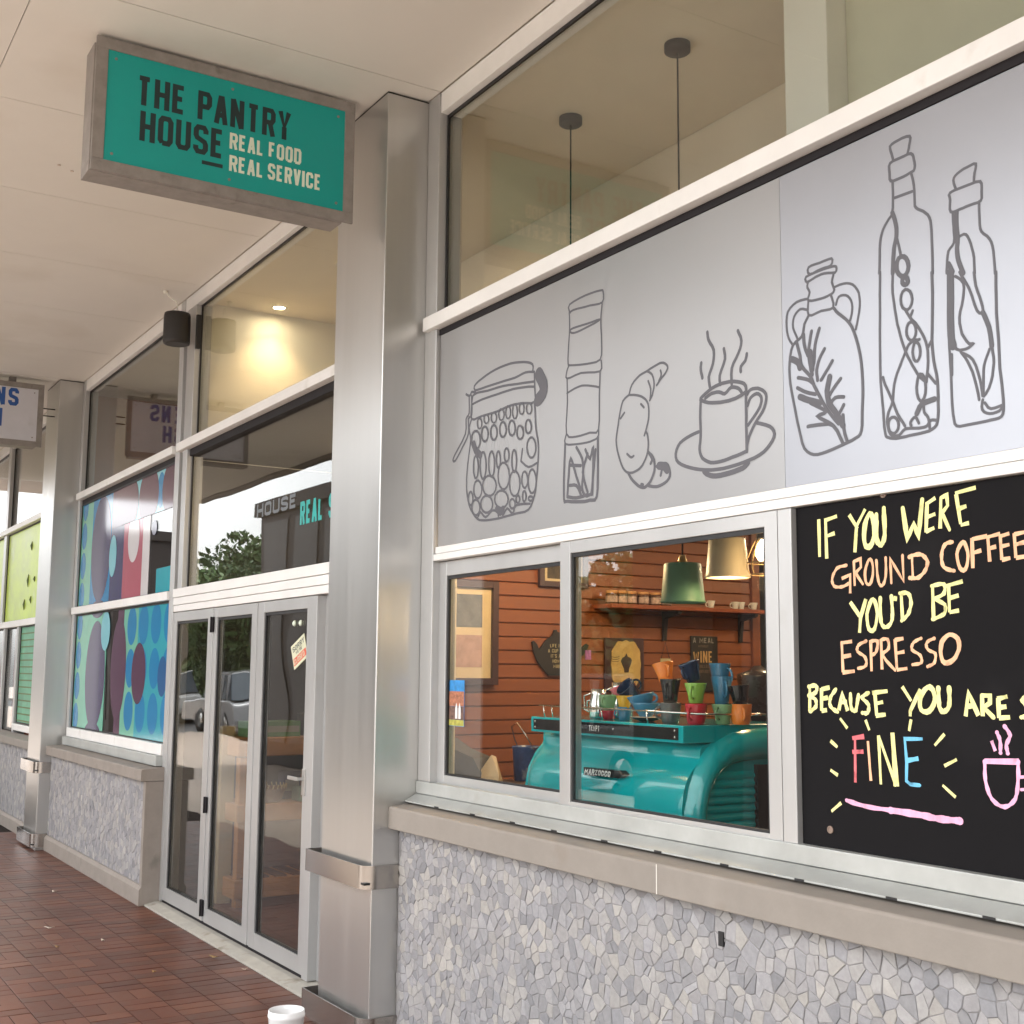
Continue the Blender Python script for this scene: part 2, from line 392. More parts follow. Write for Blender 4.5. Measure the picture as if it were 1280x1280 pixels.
# line drawings and chalk strokes on the shopfront plane: [width_mm, closed, x_mm, z_mm, ...]
STROKES = {
 'jar': [[7.2,0,-4669,2887,-4674,2892,-4679,2900,-4677,2908,-4662,2916,-4640,2923,-4611,2929,-4577,2936,-4537,2942,-4497,2946,-4456,2948,-4414,2948,-4374,2947,-4336,2943,-4299,2937,-4267,2931,-4239,2924,-4216,2916,-4200,2907,-4195,2896,-4197,2884,-4200,2875],[7.1,0,-4669,2887,-4645,2886,-4609,2885,-4572,2885,-4535,2884,-4497,2883,-4458,2882,-4417,2881,-4375,2879,-4337,2878,-4306,2880,-4280,2883,-4255,2884,-4228,2881,-4203,2876,-4186,2873],[7.2,0,-4689,2867,-4681,2869,-4668,2871,-4649,2873,-4624,2871,-4593,2868,-4559,2865,-4519,2864,-4476,2863,-4433,2861,-4393,2857,-4353,2852,-4313,2847,-4266,2842,-4218,2836,-4185,2832],[7.1,0,-4688,2829,-4669,2831,-4642,2833,-4609,2835,-4571,2835,-4527,2835,-4482,2834,-4437,2834,-4392,2833,-4348,2832,-4305,2828,-4264,2823,-4231,2819,-4209,2815,-4195,2812,-4185,2810],[7.2,0,-4689,2867,-4692,2859,-4696,2847,-4699,2831,-4702,2808,-4705,2782,-4697,2763,-4675,2757,-4644,2759,-4608,2761,-4568,2760,-4523,2759,-4481,2759,-4443,2761,-4406,2764,-4371,2765,-4338,2764,-4307,2761,-4276,2758,-4242,2752,-4208,2745,-4185,2747,-4177,2762,-4180,2786,-4183,2809,-4184,2833,-4185,2856,-4186,2873],[7.7,0,-4750,2885,-4740,2880,-4727,2874,-4716,2872,-4710,2875,-4706,2882,-4700,2886,-4688,2884,-4673,2879,-4663,2875],[7.7,0,-4722,2869,-4721,2848,-4719,2818,-4720,2794,-4728,2784,-4739,2780,-4747,2771,-4747,2753,-4745,2729,-4752,2704,-4779,2676,-4817,2646,-4846,2623,-4858,2610,-4862,2604,-4862,2601,-4858,2596,-4850,2594,-4838,2597,-4820,2610,-4798,2628,-4778,2647,-4757,2664,-4738,2681,-4725,2700,-4723,2723,-4726,2748,-4727,2768,-4718,2774,-4706,2775,-4698,2783,-4696,2810,-4698,2844,-4700,2869],[7.1,0,-4697,2763,-4704,2754,-4713,2741,-4719,2726,-4715,2709,-4708,2691,-4704,2669,-4708,2646,-4715,2619,-4722,2591,-4728,2561,-4733,2529,-4736,2499,-4736,2472,-4734,2448,-4729,2424,-4721,2401,-4711,2380,-4697,2360,-4679,2342,-4658,2324,-4637,2311,-4618,2304,-4599,2301,-4573,2298,-4536,2296,-4492,2295,-4448,2295,-4404,2297,-4358,2299,-4317,2301,-4282,2301,-4251,2301,-4225,2307,-4206,2320,-4192,2339,-4181,2360,-4173,2380,-4169,2402,-4165,2425,-4161,2453,-4157,2483,-4154,2510,-4153,2532,-4153,2551,-4155,2571,-4160,2592,-4167,2614,-4172,2636,-4175,2660,-4177,2684,-4179,2705,-4181,2723,-4183,2737,-4185,2747],[6.7,0,-4285,2516,-4270,2506,-4249,2492,-4227,2483,-4203,2483,-4178,2488,-4160,2492],[6.8,0,-4274,2565,-4285,2516],[7.1,0,-4637,2311,-4631,2320,-4623,2332,-4612,2338,-4599,2331,-4583,2318,-4567,2311,-4548,2316,-4529,2327,-4511,2334,-4494,2333,-4478,2328,-4467,2323,-4463,2315,-4462,2307,-4461,2303,-4456,2310,-4449,2323,-4443,2330,-4437,2324,-4432,2312,-4424,2306,-4414,2312,-4402,2324,-4389,2330,-4375,2323,-4360,2310,-4347,2304,-4339,2311,-4333,2325,-4318,2335,-4285,2336,-4244,2333,-4214,2330],[39.9,0,-4152,2856,-4142,2843,-4128,2824,-4118,2806,-4116,2792,-4118,2780,-4123,2770,-4134,2762,-4147,2755,-4157,2751],[22.5,0,-4677,2648,-4673,2640,-4666,2627,-4657,2615,-4643,2605,-4628,2596,-4617,2589],[21.2,0,-4474,2336,-4465,2331,-4453,2324,-4443,2320,-4435,2322,-4429,2327,-4425,2331],[7.4,1,-4602,2436,-4605,2419,-4615,2406,-4629,2400,-4644,2402,-4658,2411,-4669,2426,-4672,2444,-4669,2461,-4660,2474,-4646,2480,-4630,2478,-4616,2468,-4606,2453],[7.3,1,-4481,2437,-4487,2419,-4502,2405,-4524,2399,-4549,2402,-4573,2413,-4589,2431,-4595,2451,-4590,2470,-4574,2483,-4551,2489,-4526,2486,-4503,2474,-4487,2457],[7.1,1,-4375,2465,-4379,2441,-4392,2422,-4410,2414,-4430,2416,-4449,2430,-4462,2451,-4467,2477,-4463,2502,-4451,2520,-4432,2529,-4412,2526,-4393,2512,-4380,2491],[6.9,1,-4292,2423,-4296,2400,-4307,2383,-4323,2375,-4342,2377,-4358,2389,-4370,2409,-4375,2433,-4371,2456,-4360,2473,-4343,2482,-4325,2479,-4308,2467,-4296,2447],[6.8,1,-4232,2431,-4234,2416,-4241,2405,-4250,2400,-4260,2401,-4269,2409,-4276,2422,-4278,2437,-4276,2451,-4270,2463,-4261,2468,-4251,2467,-4241,2459,-4235,2446],[6.7,1,-4168,2417,-4171,2396,-4179,2380,-4191,2372,-4205,2373,-4217,2384,-4226,2402,-4229,2424,-4226,2445,-4218,2462,-4206,2469,-4192,2468,-4180,2456,-4171,2438],[7.3,1,-4509,2361,-4513,2345,-4527,2334,-4547,2329,-4569,2331,-4590,2341,-4604,2355,-4610,2372,-4605,2388,-4591,2399,-4571,2404,-4548,2401,-4528,2392,-4514,2377],[7.1,1,-4383,2368,-4388,2352,-4403,2341,-4425,2336,-4449,2339,-4471,2349,-4487,2363,-4493,2380,-4488,2396,-4472,2407,-4450,2412,-4426,2409,-4404,2399,-4389,2384],[7.4,1,-4616,2358,-4619,2344,-4629,2333,-4642,2328,-4658,2329,-4672,2338,-4683,2351,-4686,2366,-4683,2381,-4674,2391,-4660,2397,-4644,2395,-4630,2387,-4620,2374],[7.5,1,-4678,2405,-4680,2392,-4685,2382,-4693,2377,-4702,2378,-4710,2385,-4716,2396,-4718,2409,-4716,2422,-4711,2432,-4703,2437,-4694,2436,-4686,2429,-4680,2418],[6.9,1,-4328,2343,-4330,2334,-4336,2328,-4345,2325,-4354,2326,-4363,2331,-4369,2338,-4371,2347,-4369,2356,-4363,2362,-4355,2365,-4345,2364,-4337,2359,-4331,2352],[6.8,1,-4244,2364,-4245,2355,-4249,2348,-4255,2344,-4261,2345,-4266,2350,-4270,2358,-4272,2367,-4270,2377,-4267,2384,-4261,2387,-4255,2387,-4250,2382,-4246,2374],[6.8,1,-4292,2357,-4294,2351,-4297,2346,-4303,2343,-4309,2344,-4315,2348,-4319,2354,-4320,2361,-4319,2367,-4315,2372,-4310,2375,-4303,2374,-4298,2370,-4294,2364],[6.7,1,-4192,2349,-4194,2345,-4198,2342,-4205,2341,-4213,2342,-4219,2345,-4224,2349,-4226,2353,-4224,2357,-4220,2359,-4213,2360,-4205,2359,-4198,2357,-4194,2353],[6.7,1,-4172,2555,-4175,2538,-4184,2524,-4197,2518,-4213,2520,-4226,2531,-4236,2547,-4240,2566,-4236,2584,-4227,2597,-4213,2603,-4198,2601,-4185,2590,-4175,2574],[7.5,1,-4634,2539,-4636,2517,-4641,2501,-4649,2492,-4659,2493,-4667,2504,-4674,2522,-4676,2544,-4675,2566,-4669,2583,-4661,2591,-4651,2590,-4643,2579,-4637,2561],[7.4,1,-4567,2536,-4569,2511,-4576,2491,-4586,2481,-4597,2482,-4608,2495,-4616,2517,-4619,2543,-4617,2569,-4610,2589,-4600,2599,-4588,2597,-4578,2584,-4570,2562],[7.2,1,-4496,2533,-4498,2509,-4504,2491,-4514,2481,-4525,2483,-4535,2495,-4543,2515,-4546,2540,-4544,2564,-4537,2582,-4527,2591,-4516,2590,-4506,2577,-4498,2557],[7.2,1,-4448,2545,-4449,2530,-4454,2518,-4460,2513,-4468,2514,-4475,2521,-4480,2535,-4482,2550,-4481,2566,-4476,2577,-4469,2583,-4462,2582,-4455,2574,-4450,2561],[7.0,1,-4379,2555,-4381,2542,-4386,2533,-4393,2529,-4402,2530,-4410,2537,-4415,2547,-4417,2560,-4416,2573,-4411,2582,-4403,2586,-4394,2585,-4386,2578,-4381,2567],[6.9,1,-4319,2521,-4321,2500,-4326,2485,-4333,2477,-4341,2478,-4349,2488,-4355,2505,-4357,2526,-4355,2547,-4350,2562,-4343,2570,-4334,2569,-4327,2559,-4321,2542],[7.5,1,-4619,2656,-4622,2639,-4633,2626,-4648,2620,-4666,2623,-4682,2633,-4693,2650,-4697,2668,-4694,2686,-4683,2699,-4667,2704,-4650,2701,-4634,2691,-4623,2675],[7.4,1,-4552,2672,-4555,2658,-4562,2648,-4573,2643,-4586,2645,-4597,2653,-4606,2666,-4609,2681,-4606,2695,-4599,2705,-4587,2710,-4575,2708,-4563,2700,-4555,2687],[7.3,1,-4477,2667,-4479,2653,-4487,2643,-4498,2638,-4510,2640,-4521,2648,-4529,2661,-4532,2675,-4530,2689,-4522,2699,-4511,2704,-4499,2702,-4488,2694,-4480,2681],[7.1,1,-4403,2668,-4406,2654,-4413,2644,-4424,2639,-4436,2641,-4447,2649,-4454,2662,-4457,2676,-4455,2690,-4447,2700,-4437,2705,-4425,2703,-4414,2695,-4406,2682],[7.0,1,-4332,2662,-4334,2649,-4341,2639,-4351,2634,-4363,2636,-4374,2644,-4381,2656,-4384,2671,-4382,2684,-4375,2694,-4364,2699,-4352,2697,-4342,2689,-4334,2676],[6.9,1,-4267,2633,-4269,2621,-4276,2612,-4286,2608,-4298,2610,-4308,2617,-4316,2628,-4318,2641,-4316,2653,-4309,2662,-4299,2666,-4287,2664,-4277,2656,-4270,2645],[6.8,1,-4206,2648,-4208,2636,-4215,2627,-4224,2623,-4234,2625,-4243,2632,-4250,2643,-4252,2655,-4250,2667,-4244,2676,-4235,2680,-4224,2678,-4215,2671,-4209,2660],[5.6,1,-4607,2728,-4609,2718,-4614,2710,-4622,2707,-4631,2709,-4638,2714,-4644,2724,-4646,2734,-4645,2744,-4639,2751,-4631,2754,-4623,2753,-4615,2747,-4609,2738],[5.5,1,-4548,2737,-4550,2729,-4556,2723,-4564,2721,-4573,2722,-4581,2728,-4587,2735,-4589,2744,-4588,2753,-4582,2759,-4574,2761,-4565,2760,-4556,2754,-4551,2746],[5.5,1,-4483,2733,-4485,2723,-4491,2716,-4500,2713,-4510,2715,-4519,2721,-4526,2730,-4528,2741,-4526,2750,-4520,2757,-4511,2760,-4501,2758,-4492,2752,-4485,2743],[5.4,1,-4421,2735,-4424,2725,-4429,2717,-4438,2714,-4448,2716,-4457,2722,-4463,2732,-4466,2743,-4464,2753,-4458,2761,-4449,2764,-4439,2762,-4430,2756,-4424,2746],[5.3,1,-4370,2736,-4371,2724,-4376,2716,-4384,2712,-4393,2713,-4401,2720,-4406,2730,-4408,2743,-4406,2754,-4401,2763,-4394,2767,-4385,2765,-4377,2758,-4372,2748],[5.2,1,-4316,2730,-4318,2717,-4323,2707,-4330,2702,-4339,2704,-4346,2711,-4352,2723,-4354,2736,-4352,2749,-4347,2759,-4340,2764,-4331,2762,-4323,2755,-4318,2743],[5.2,1,-4263,2733,-4265,2723,-4270,2715,-4278,2712,-4286,2714,-4293,2719,-4299,2729,-4301,2740,-4299,2750,-4294,2757,-4287,2761,-4278,2759,-4271,2753,-4265,2744],[5.1,1,-4204,2722,-4206,2713,-4211,2706,-4219,2703,-4229,2705,-4237,2711,-4243,2719,-4245,2730,-4243,2739,-4237,2746,-4229,2749,-4220,2747,-4212,2741,-4206,2733]],
 'tube': [[5.8,1,-3932,3093,-3903,3098,-3863,3101,-3824,3102,-3788,3101,-3753,3099,-3727,3096,-3715,3094,-3710,3092,-3708,3087,-3705,3074,-3705,3057,-3713,3046,-3733,3045,-3762,3049,-3794,3054,-3833,3057,-3875,3062,-3908,3064,-3923,3062,-3926,3059,-3928,3060,-3935,3069,-3940,3082],[5.8,0,-3935,3062,-3933,3045,-3932,3021,-3931,2997,-3933,2974,-3936,2950,-3939,2926,-3941,2901,-3943,2877,-3942,2858,-3940,2850,-3936,2848,-3923,2845,-3896,2840,-3860,2834,-3824,2829,-3788,2825,-3753,2822,-3728,2826,-3718,2843,-3717,2868,-3718,2894,-3719,2920,-3722,2948,-3723,2974,-3721,3001,-3716,3028,-3713,3046],[5.8,1,-3928,2982,-3928,2986,-3922,2990,-3908,2991,-3880,2990,-3843,2988,-3809,2986,-3779,2985,-3753,2985,-3735,2984,-3729,2983,-3731,2981,-3742,2979,-3764,2976,-3794,2974,-3824,2972,-3851,2970,-3878,2969,-3900,2970,-3915,2973,-3924,2978],[5.8,0,-3934,2848,-3939,2843,-3945,2836,-3950,2828,-3954,2817,-3957,2805,-3949,2797,-3926,2796,-3892,2799,-3854,2800,-3809,2793,-3762,2784,-3728,2781,-3717,2791,-3718,2808,-3721,2821],[5.8,0,-3949,2738,-3928,2742,-3897,2747,-3869,2749,-3848,2749,-3829,2746,-3809,2742,-3782,2735,-3753,2727,-3733,2720],[5.7,0,-3949,2797,-3948,2773,-3947,2739,-3946,2701,-3950,2658,-3955,2612,-3952,2577,-3935,2561,-3911,2557,-3884,2555,-3854,2554,-3822,2555,-3794,2556,-3771,2552,-3752,2549,-3739,2560,-3733,2595,-3733,2643,-3733,2688,-3731,2725,-3729,2758,-3728,2781],[5.7,0,-3952,2577,-3958,2566,-3965,2551,-3961,2538,-3937,2531,-3902,2527,-3869,2524,-3842,2522,-3817,2521,-3794,2521,-3774,2523,-3756,2525,-3743,2530,-3738,2540,-3738,2551,-3739,2560],[9.1,0,-3961,2538,-3963,2509,-3966,2468,-3968,2428,-3970,2388,-3970,2349,-3968,2321,-3964,2310,-3958,2310,-3945,2310,-3918,2305,-3884,2301,-3854,2298,-3831,2296,-3812,2296,-3794,2297,-3777,2295,-3762,2294,-3751,2305,-3745,2334,-3744,2374,-3743,2415,-3743,2457,-3743,2500,-3743,2530],[9.3,0,-3945,2332,-3943,2351,-3941,2379,-3937,2406,-3934,2434,-3929,2463,-3922,2474,-3911,2459,-3897,2428,-3884,2399,-3872,2377,-3861,2357,-3854,2343],[9.1,0,-3884,2513,-3873,2500,-3858,2482,-3846,2464,-3841,2446,-3839,2429,-3839,2410,-3841,2390,-3845,2369,-3846,2351,-3841,2336,-3833,2325,-3824,2318,-3813,2315,-3802,2317,-3794,2318],[9.0,0,-3824,2495,-3816,2482,-3805,2465,-3794,2456,-3785,2470,-3777,2492,-3772,2496,-3772,2463,-3774,2411,-3777,2368,-3780,2343,-3784,2328,-3787,2318],[9.1,0,-3809,2476,-3820,2460,-3834,2436,-3842,2411,-3834,2381,-3820,2351,-3809,2329],[9.2,0,-3945,2327,-3929,2324,-3907,2319,-3884,2316,-3857,2316,-3829,2318,-3809,2320],[9.2,0,-3929,2370,-3917,2369,-3899,2368,-3884,2364,-3871,2352,-3861,2337,-3854,2325],[8.9,0,-3758,2485,-3762,2464,-3767,2433,-3772,2401,-3776,2370,-3778,2339,-3780,2317],[9.2,0,-3927,2449,-3854,2437]],
 'croissant': [[6.1,0,-3549,2656,-3545,2665,-3540,2679,-3531,2691,-3518,2701,-3502,2709,-3486,2716,-3472,2719,-3458,2721,-3443,2723,-3423,2728,-3401,2732,-3382,2735,-3369,2737,-3358,2736,-3349,2734,-3339,2729,-3330,2722,-3326,2716,-3326,2709,-3330,2703,-3337,2696,-3345,2690,-3356,2684,-3366,2678,-3375,2671,-3382,2665,-3388,2661],[6.1,0,-3443,2723,-3434,2719,-3422,2712,-3413,2704,-3407,2692,-3403,2679,-3402,2666,-3404,2653,-3409,2641,-3413,2630,-3419,2623,-3424,2617,-3428,2614],[6.1,0,-3436,2686,-3432,2678,-3426,2666,-3422,2654,-3422,2642,-3423,2630,-3425,2621],[6.1,0,-3366,2710,-3364,2706,-3362,2700,-3362,2693,-3365,2686,-3371,2679,-3375,2674],[6.2,0,-3549,2656,-3538,2654,-3521,2651,-3505,2647,-3489,2642,-3474,2636,-3461,2628,-3451,2621,-3443,2612,-3437,2602,-3434,2588,-3433,2573,-3434,2558,-3436,2545,-3440,2533,-3445,2522,-3450,2510,-3456,2499,-3460,2492],[6.3,0,-3549,2656,-3559,2653,-3573,2648,-3586,2640,-3593,2628,-3599,2614,-3604,2599,-3608,2585,-3612,2571,-3615,2556,-3620,2539,-3625,2520,-3628,2501,-3626,2482,-3621,2462,-3614,2443,-3606,2425,-3597,2407,-3587,2392,-3577,2382,-3567,2375,-3556,2370,-3543,2368,-3529,2367,-3516,2369,-3502,2372,-3489,2376,-3476,2383,-3465,2393,-3454,2406,-3446,2419,-3441,2431,-3438,2444,-3437,2455,-3437,2467,-3439,2479,-3441,2488,-3443,2495,-3447,2500,-3449,2503],[6.4,0,-3600,2578,-3577,2595],[6.2,0,-3479,2610,-3461,2594],[6.3,0,-3562,2440,-3555,2435,-3546,2428,-3538,2424,-3531,2424,-3526,2426,-3522,2427],[8.2,0,-3556,2370,-3550,2362,-3541,2350,-3529,2338,-3514,2327,-3497,2315,-3481,2308,-3469,2305,-3457,2305,-3447,2309,-3436,2315,-3425,2324,-3417,2334,-3410,2345,-3404,2358,-3402,2370,-3403,2382,-3406,2395,-3412,2406,-3420,2415,-3431,2423,-3439,2429],[7.9,0,-3438,2308,-3426,2305,-3409,2301,-3392,2299,-3376,2300,-3360,2303,-3346,2307,-3334,2312,-3325,2319,-3319,2327,-3318,2337,-3321,2349,-3325,2359,-3329,2366,-3336,2372,-3345,2375,-3360,2375,-3378,2373,-3391,2371],[7.9,0,-3362,2356,-3369,2336],[8.1,0,-3429,2419,-3424,2413,-3419,2406,-3416,2399,-3418,2393,-3422,2389,-3425,2386],[8.2,0,-3479,2318,-3469,2315],[19.8,0,-3378,2371,-3370,2370,-3359,2368,-3349,2365,-3342,2360,-3337,2354,-3333,2350]],
 'cup': [[8.7,0,-3114,2790,-3113,2784,-3112,2774,-3109,2763,-3101,2750,-3090,2736,-3083,2721,-3082,2706,-3084,2691,-3088,2676,-3095,2662,-3104,2648,-3110,2635,-3109,2620,-3106,2605,-3103,2595],[8.5,0,-3033,2715,-3031,2706,-3028,2693,-3028,2679,-3036,2662,-3047,2645,-3055,2629,-3056,2616,-3054,2605,-3052,2598],[8.3,0,-2964,2760,-2959,2750,-2951,2736,-2948,2721,-2950,2709,-2955,2697,-2963,2685,-2974,2671,-2987,2657,-2996,2642,-2999,2622,-2998,2602,-2997,2587],[8.8,0,-3147,2691,-3148,2686,-3150,2678,-3150,2669,-3148,2658,-3144,2647,-3142,2638],[8.3,0,-2924,2674,-2925,2668,-2928,2660,-2931,2653,-2938,2648,-2946,2643,-2952,2638,-2954,2631,-2954,2625,-2953,2621],[8.5,0,-3152,2566,-3153,2550,-3155,2528,-3156,2505,-3155,2482,-3154,2458,-3155,2438,-3157,2422,-3160,2410,-3161,2398,-3159,2386,-3154,2375,-3147,2365,-3135,2357,-3121,2350,-3105,2344,-3090,2342,-3074,2341,-3057,2341,-3038,2342,-3019,2344,-2999,2347,-2978,2349,-2957,2352,-2942,2355,-2935,2356,-2932,2356,-2931,2364,-2931,2384,-2931,2413,-2932,2442,-2931,2469,-2931,2496,-2931,2520,-2930,2540,-2929,2556,-2931,2569,-2938,2578,-2947,2583,-2958,2587,-2970,2591,-2985,2595,-3001,2598,-3019,2599,-3040,2600,-3059,2599,-3076,2597,-3091,2594,-3104,2590,-3116,2586,-3126,2582,-3135,2578,-3144,2574,-3151,2570,-3152,2566,-3144,2560,-3130,2554,-3113,2548,-3094,2544,-3074,2541,-3053,2538,-3033,2537,-3013,2536,-2995,2537,-2978,2538,-2964,2541,-2952,2543,-2943,2546,-2936,2548,-2932,2550],[8.5,0,-3128,2566,-3120,2569,-3109,2573,-3097,2576,-3085,2576,-3072,2576,-3060,2574,-3049,2570,-3040,2565,-3031,2563,-3021,2567,-3011,2574,-3001,2578,-2989,2577,-2976,2573,-2965,2568,-2959,2563,-2954,2557,-2951,2553],[8.0,0,-2927,2539,-2923,2543,-2917,2549,-2909,2553,-2899,2554,-2887,2553,-2875,2551,-2864,2546,-2853,2540,-2845,2533,-2840,2526,-2838,2517,-2839,2508,-2842,2497,-2848,2484,-2856,2472,-2867,2462,-2880,2451,-2891,2440,-2902,2427,-2912,2413,-2920,2401,-2925,2388,-2929,2377,-2931,2368],[8.1,0,-2924,2504,-2921,2510,-2916,2519,-2910,2526,-2901,2531,-2891,2534,-2882,2535,-2874,2533,-2867,2528,-2862,2522,-2860,2515,-2860,2506,-2863,2498,-2867,2490,-2875,2481,-2884,2472,-2897,2461,-2912,2449,-2923,2440],[8.4,0,-3164,2457,-3175,2456,-3190,2454,-3207,2451,-3226,2447,-3246,2441,-3263,2434,-3274,2424,-3282,2413,-3286,2401,-3286,2390,-3282,2378,-3272,2368,-3255,2358,-3233,2349,-3209,2341,-3185,2334,-3159,2328,-3132,2323,-3104,2319,-3074,2317,-3043,2316,-3012,2317,-2980,2319,-2950,2322,-2922,2326,-2896,2330,-2873,2336,-2854,2343,-2839,2352,-2826,2362,-2815,2372,-2808,2382,-2805,2392,-2807,2401,-2813,2410,-2824,2419,-2842,2427,-2865,2435,-2881,2440],[12.0,0,-3140,2319,-3135,2315,-3127,2309,-3117,2305,-3107,2301,-3095,2298,-3080,2296,-3060,2295,-3037,2296,-3014,2297,-2991,2299,-2969,2302,-2950,2305,-2938,2310,-2930,2315,-2925,2319]],
 'flask': [[5.6,1,-2644,2884,-2633,2886,-2617,2886,-2599,2885,-2581,2886,-2562,2886,-2550,2885,-2546,2879,-2548,2870,-2554,2864,-2564,2863,-2578,2864,-2593,2864,-2610,2863,-2627,2860,-2640,2861,-2647,2868,-2648,2877],[5.6,1,-2655,2857,-2641,2859,-2621,2860,-2600,2861,-2580,2861,-2559,2860,-2543,2859,-2536,2857,-2533,2855,-2532,2853,-2531,2848,-2532,2842,-2537,2838,-2549,2840,-2564,2844,-2579,2847,-2592,2848,-2603,2847,-2615,2846,-2628,2843,-2642,2840,-2652,2839,-2657,2844,-2659,2851],[5.6,0,-2648,2838,-2649,2834,-2651,2829,-2651,2822,-2648,2817,-2644,2810,-2642,2804,-2645,2796,-2650,2787,-2648,2780,-2634,2776,-2614,2774,-2596,2773,-2581,2773,-2568,2774,-2557,2776,-2549,2778,-2545,2781,-2542,2786,-2544,2793,-2548,2803,-2551,2812,-2549,2821,-2545,2831,-2543,2837],[5.6,0,-2648,2780,-2650,2766,-2652,2747,-2648,2734,-2635,2731,-2616,2733,-2597,2735,-2578,2733,-2560,2731,-2548,2733,-2547,2746,-2552,2763,-2557,2776],[5.8,0,-2650,2786,-2663,2788,-2681,2789,-2698,2788,-2713,2783,-2726,2776,-2736,2767,-2741,2754,-2743,2738,-2743,2723,-2742,2709,-2739,2695,-2735,2683,-2729,2672,-2722,2663,-2717,2656],[5.7,0,-2651,2751,-2660,2755,-2672,2760,-2684,2762,-2694,2758,-2703,2752,-2710,2744,-2714,2734,-2716,2723,-2715,2711,-2710,2698,-2703,2684,-2698,2674],[5.3,0,-2542,2794,-2532,2795,-2518,2796,-2504,2795,-2492,2793,-2481,2789,-2470,2783,-2461,2774,-2454,2764,-2448,2753,-2446,2739,-2445,2724,-2446,2710,-2448,2698,-2451,2687,-2454,2676,-2457,2665,-2461,2654,-2463,2647],[5.4,0,-2537,2739,-2535,2745,-2531,2754,-2526,2760,-2518,2762,-2508,2761,-2498,2758,-2490,2753,-2483,2745,-2478,2737,-2475,2727,-2474,2717,-2475,2707,-2477,2696,-2481,2685,-2484,2678],[6.7,0,-2648,2734,-2653,2728,-2660,2720,-2667,2711,-2670,2699,-2673,2686,-2679,2675,-2690,2669,-2705,2664,-2717,2656,-2725,2642,-2730,2624,-2733,2605,-2735,2584,-2734,2562,-2732,2538,-2727,2512,-2721,2484,-2715,2458,-2710,2434,-2705,2412,-2699,2390,-2693,2367,-2687,2345,-2679,2328,-2667,2316,-2654,2308,-2640,2303,-2624,2301,-2608,2302,-2590,2304,-2570,2307,-2548,2311,-2528,2315,-2508,2319,-2489,2323,-2474,2328,-2464,2331,-2458,2336,-2453,2345,-2450,2360,-2449,2379,-2448,2400,-2446,2421,-2444,2443,-2443,2466,-2443,2491,-2444,2518,-2446,2544,-2450,2570,-2456,2597,-2463,2620,-2470,2640,-2478,2658,-2488,2673,-2501,2687,-2515,2699,-2528,2710,-2537,2719,-2543,2728,-2548,2733],[8.1,0,-2638,2682,-2642,2669,-2647,2649,-2651,2631,-2652,2615,-2651,2601,-2649,2587,-2646,2572,-2642,2557,-2639,2547],[8.1,0,-2606,2683,-2612,2671,-2619,2654,-2625,2636,-2628,2617,-2629,2598,-2631,2583,-2635,2573,-2639,2567,-2642,2564],[8.0,0,-2587,2616,-2593,2609,-2602,2599,-2609,2589,-2614,2579,-2618,2569,-2621,2559,-2621,2547,-2619,2535,-2618,2526],[7.9,0,-2557,2573,-2563,2566,-2573,2555,-2582,2546,-2591,2537,-2598,2529,-2604,2524],[7.8,0,-2526,2513,-2534,2507,-2546,2497,-2556,2488,-2565,2479,-2572,2471,-2578,2465],[7.8,0,-2516,2456,-2525,2458,-2538,2460,-2550,2460,-2559,2455,-2566,2448,-2572,2443],[7.7,0,-2517,2433,-2538,2406],[7.7,0,-2521,2403,-2521,2392,-2521,2376,-2519,2361,-2516,2346,-2511,2332,-2507,2322],[8.2,0,-2702,2664,-2698,2651,-2693,2633,-2688,2617,-2687,2605,-2686,2594,-2682,2583,-2671,2569,-2658,2556,-2646,2543,-2640,2531,-2636,2521,-2633,2513],[8.1,0,-2698,2550,-2685,2546,-2668,2540,-2654,2534,-2646,2528,-2640,2523,-2636,2519],[8.1,0,-2702,2519,-2692,2513,-2677,2504,-2662,2497,-2649,2492,-2636,2488,-2627,2485],[7.9,0,-2649,2462,-2629,2451,-2602,2436,-2586,2424,-2594,2421,-2612,2420,-2622,2417,-2613,2410,-2595,2400,-2580,2392,-2571,2386,-2564,2381,-2560,2378],[8.2,0,-2671,2679,-2671,2670,-2671,2658,-2669,2646,-2665,2632,-2659,2619,-2655,2610],[7.9,0,-2633,2513,-2621,2492,-2603,2462,-2586,2435,-2568,2413,-2551,2393,-2539,2380],[7.9,0,-2662,2392,-2650,2392,-2633,2391,-2616,2390,-2597,2388,-2577,2386,-2560,2378,-2545,2360,-2533,2337,-2524,2320],[13.3,0,-2569,2527,-2572,2517,-2577,2502,-2581,2487,-2580,2473,-2577,2459,-2575,2449],[13.1,0,-2575,2449,-2565,2435,-2550,2417,-2538,2400,-2531,2388,-2526,2378,-2522,2372],[13.7,0,-2692,2489,-2683,2485,-2670,2478,-2656,2472,-2640,2466,-2622,2459,-2610,2455],[14.0,0,-2722,2613,-2714,2609,-2704,2603,-2696,2597,-2692,2590,-2690,2583,-2689,2579],[13.7,0,-2646,2619,-2640,2563]],
